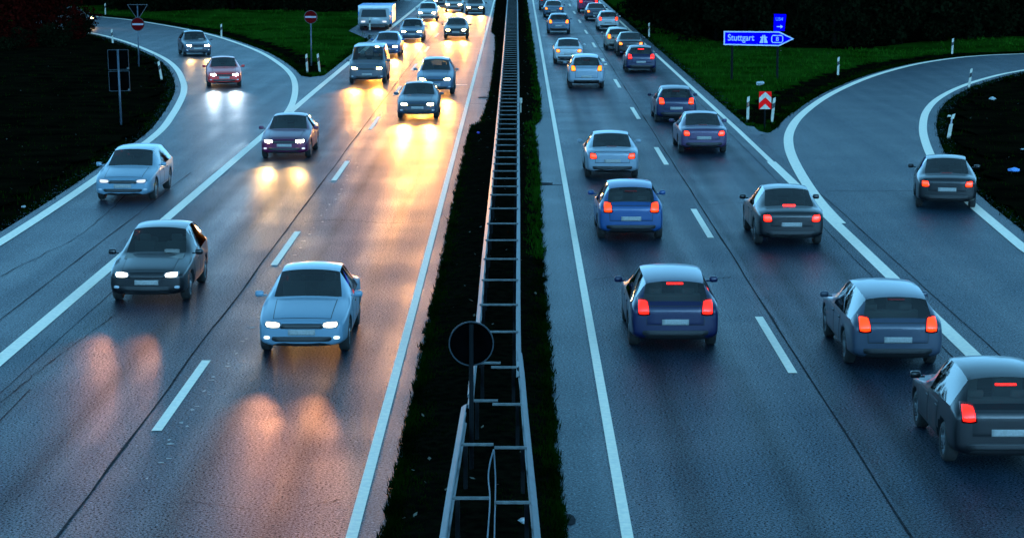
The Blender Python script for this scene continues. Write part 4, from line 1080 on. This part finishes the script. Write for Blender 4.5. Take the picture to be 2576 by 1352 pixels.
up_ = [(X(1943), zc(79)), (X(1971), zc(79)), (X(1975), zc(37)), (X(1944), zc(36))]
bm = bmesh.new(); bm_prism(bm, up_, .002, .03); o = from_bm('upper_panel', bm, M['blue'], root)
text('U54', X(1947.5), zc(53), 12 * u, o, mat('faded lettering', (.08, .22, .85), .4), sx=.95)
bm = bmesh.new(); az = zc(68)
bm_prism(bm, [(X(1951), az - u), (X(1962), az - u), (X(1962), az + u), (X(1951), az + u)], -.004, .0)
bm_prism(bm, [(X(1960.5), az - 4.5 * u), (X(1967), az), (X(1960.5), az + 4.5 * u)], -.009, -.005); from_bm('arrow', bm, M['sign_white'], o)

def make_post(amber):
    root = empty('delineator_post', (0, 0, 0)); w_ = .055
    bm = bmesh.new(); bm_prism(bm, [(-w_, -.2), (w_, -.2), (w_, .62), (-w_, .54)], -.03, .03); from_bm('post', bm, M['white_plastic'], root)
    bm = bmesh.new(); bm_prism(bm, [(-w_ - .002, .54), (w_ + .002, .62), (w_ + .002, .84), (-w_ - .002, .76)], -.032, .032); o = from_bm('black_band', bm, M['black_plastic'], root)
    bm = bmesh.new(); bm_prism(bm, [(-.022, .60), (.022, .62), (.022, .77), (-.022, .75)], -.038, -.032); from_bm('reflector', bm, M['amber_refl'] if amber else M['sign_rim'], o)
    bm = bmesh.new(); bm_prism(bm, [(-w_, .76), (w_, .84), (w_, 1.04), (-w_, .98)], -.03, .03); from_bm('post_cap', bm, M['white_plastic'], root)
    return root
posts = [(265, 36, 'beyond the far end of the left slip road', 0, 0), (284, 110, 'beside the inner line of the left slip road, above the panel sign', -4, 0),
         (557, 95, 'on the dark grass outside the bend of the left slip road', 0, 0), (407, 200, 'tilted, inside the left loop right of the triangular sign pole', -9, 0),
         (66, 76, 'among the dark shrubs at the left edge', 6, 0), (930, 76, 'in front of the white and blue box truck', 0, 0),
         (773, 180, 'left one of the pair below the no entry sign pole', -3, 0), (804, 179, 'right one of the pair below the no entry sign pole', -6, 0),
         (1632, 92, 'on the grass bank left of the woods, right of the right carriageway', 0, 1), (1880, 301, 'left of the red and white chevron panel', 1, 1),
         (1941, 304, 'right of the red and white chevron panel', 5, 0), (2107, 189, 'on the grass right of the direction sign posts', 1, 0),
         (2394, 136, 'on the grass strip in front of the woods at the upper right', 2, 0), (2436, 221, 'standing at the inner white line of the right slip road', 6, 0)]
pa, pb = make_post(0), make_post(1); up_used = set()
for px, py, where, tilt, am in posts:
    o = pb if am else pa
    if am in up_used: o = copy_tree(o)
    up_used.add(am)
    g = G(px, py); o.location = (g.x, g.y, gz(g.x, g.y)); o.rotation_euler = (0, R(tilt), 0)
    tag(o, 'white marker post ' + where, 'marker post', 'roadside marker posts')
# broken post with a snapped top
g = G(2385, 346); root = empty('broken_post', (g.x, g.y, -.03), 0, 'broken white marker post with snapped crooked top inside the right loop', 'marker post'); root.rotation_euler = (0, R(8), 0)
bm = bmesh.new(); bm_prism(bm, [(-.07, -.2), (.07, -.2), (.075, .58), (-.05, .54)], -.03, .03); from_bm('post', bm, M['white_plastic'], root)
bm = bmesh.new(); bm_prism(bm, [(-.02, .56), (.035, .57), (.03, .78), (-.015, .76)], -.02, .02); from_bm('splinter', bm, M['grey_white'], root)
bm = bmesh.new(); bm_prism(bm, [(-.04, .74), (.075, .78), (.10, .98), (.0, .92)], -.03, .03); bm_prism(bm, [(-.19, .82), (-.04, .84), (-.05, .90), (-.15, .90)], -.02, .02); from_bm('post_cap', bm, M['white_plastic'], root)

# litter
def scrap(px, py, label, m, s=.12, z=None):
    g = G(px, py); z = (gz(g.x, g.y) + .06) if z is None else z
    bm = bmesh.new(); bmesh.ops.create_icosphere(bm, subdivisions=2, radius=1)
    k = random.uniform(0, 50)
    for v in bm.verts:
        d = 1 + .55 * noise.noise(v.co * 1.7 + Vector((k, 0, 0))); v.co = Vector((v.co.x * d * s, v.co.y * d * s * .7, v.co.z * d * s * .5))
    o = from_bm('litter', bm, M[m], None); o.location = (g.x, g.y, z + s * .3); o.rotation_euler = (0, 0, random.uniform(0, 3)); tag(o, label, 'litter', 'scraps of litter on the verges')
scrap(2550, 434, 'blue scrap of litter on the dark bank inside the right loop', 'scrap_blue', .20)
scrap(2496, 253, 'pale scrap of litter high on the bank inside the right loop', 'scrap', .20)
scrap(2574, 380, 'small pale scrap at the right edge above the blue scrap', 'scrap', .10)
scrap(60, 522, 'pale scrap of litter on the dark bank at the left edge', 'scrap', .07)
scrap(1316, 1330, 'white crumpled scrap beside the near right guard rail', 'scrap', .075, .10)
scrap(1203, 343, 'violet scrap of litter on the median left of the guard rail', 'scrap_violet', .08, .12)
scrap(1911, 214, 'white scrap of litter on the grass below the direction sign', 'scrap', .22)
scrap(912 , 138, 'flat pale scrap on the grass below the box truck', 'scrap', .3)
g = G(1308, 254, .6); bm = bmesh.new(); bm_box(bm, (0, 0, .62), (.12, .10, .22), None, .02); bm_box(bm, (0, 0, .25), (.04, .04, .6))
o = from_bm('reflector_post', bm, M['white_plastic']); o.location = (g.x + .03, g.y, 0); tag(o, 'small white reflector box beside the median guard rail', 'reflector')

for o in bpy.data.objects:
    l = o.get('label')
    if l and len(l.replace('-', ' ').split()) > 15: print('LABEL', len(l.split()), o.name, l)
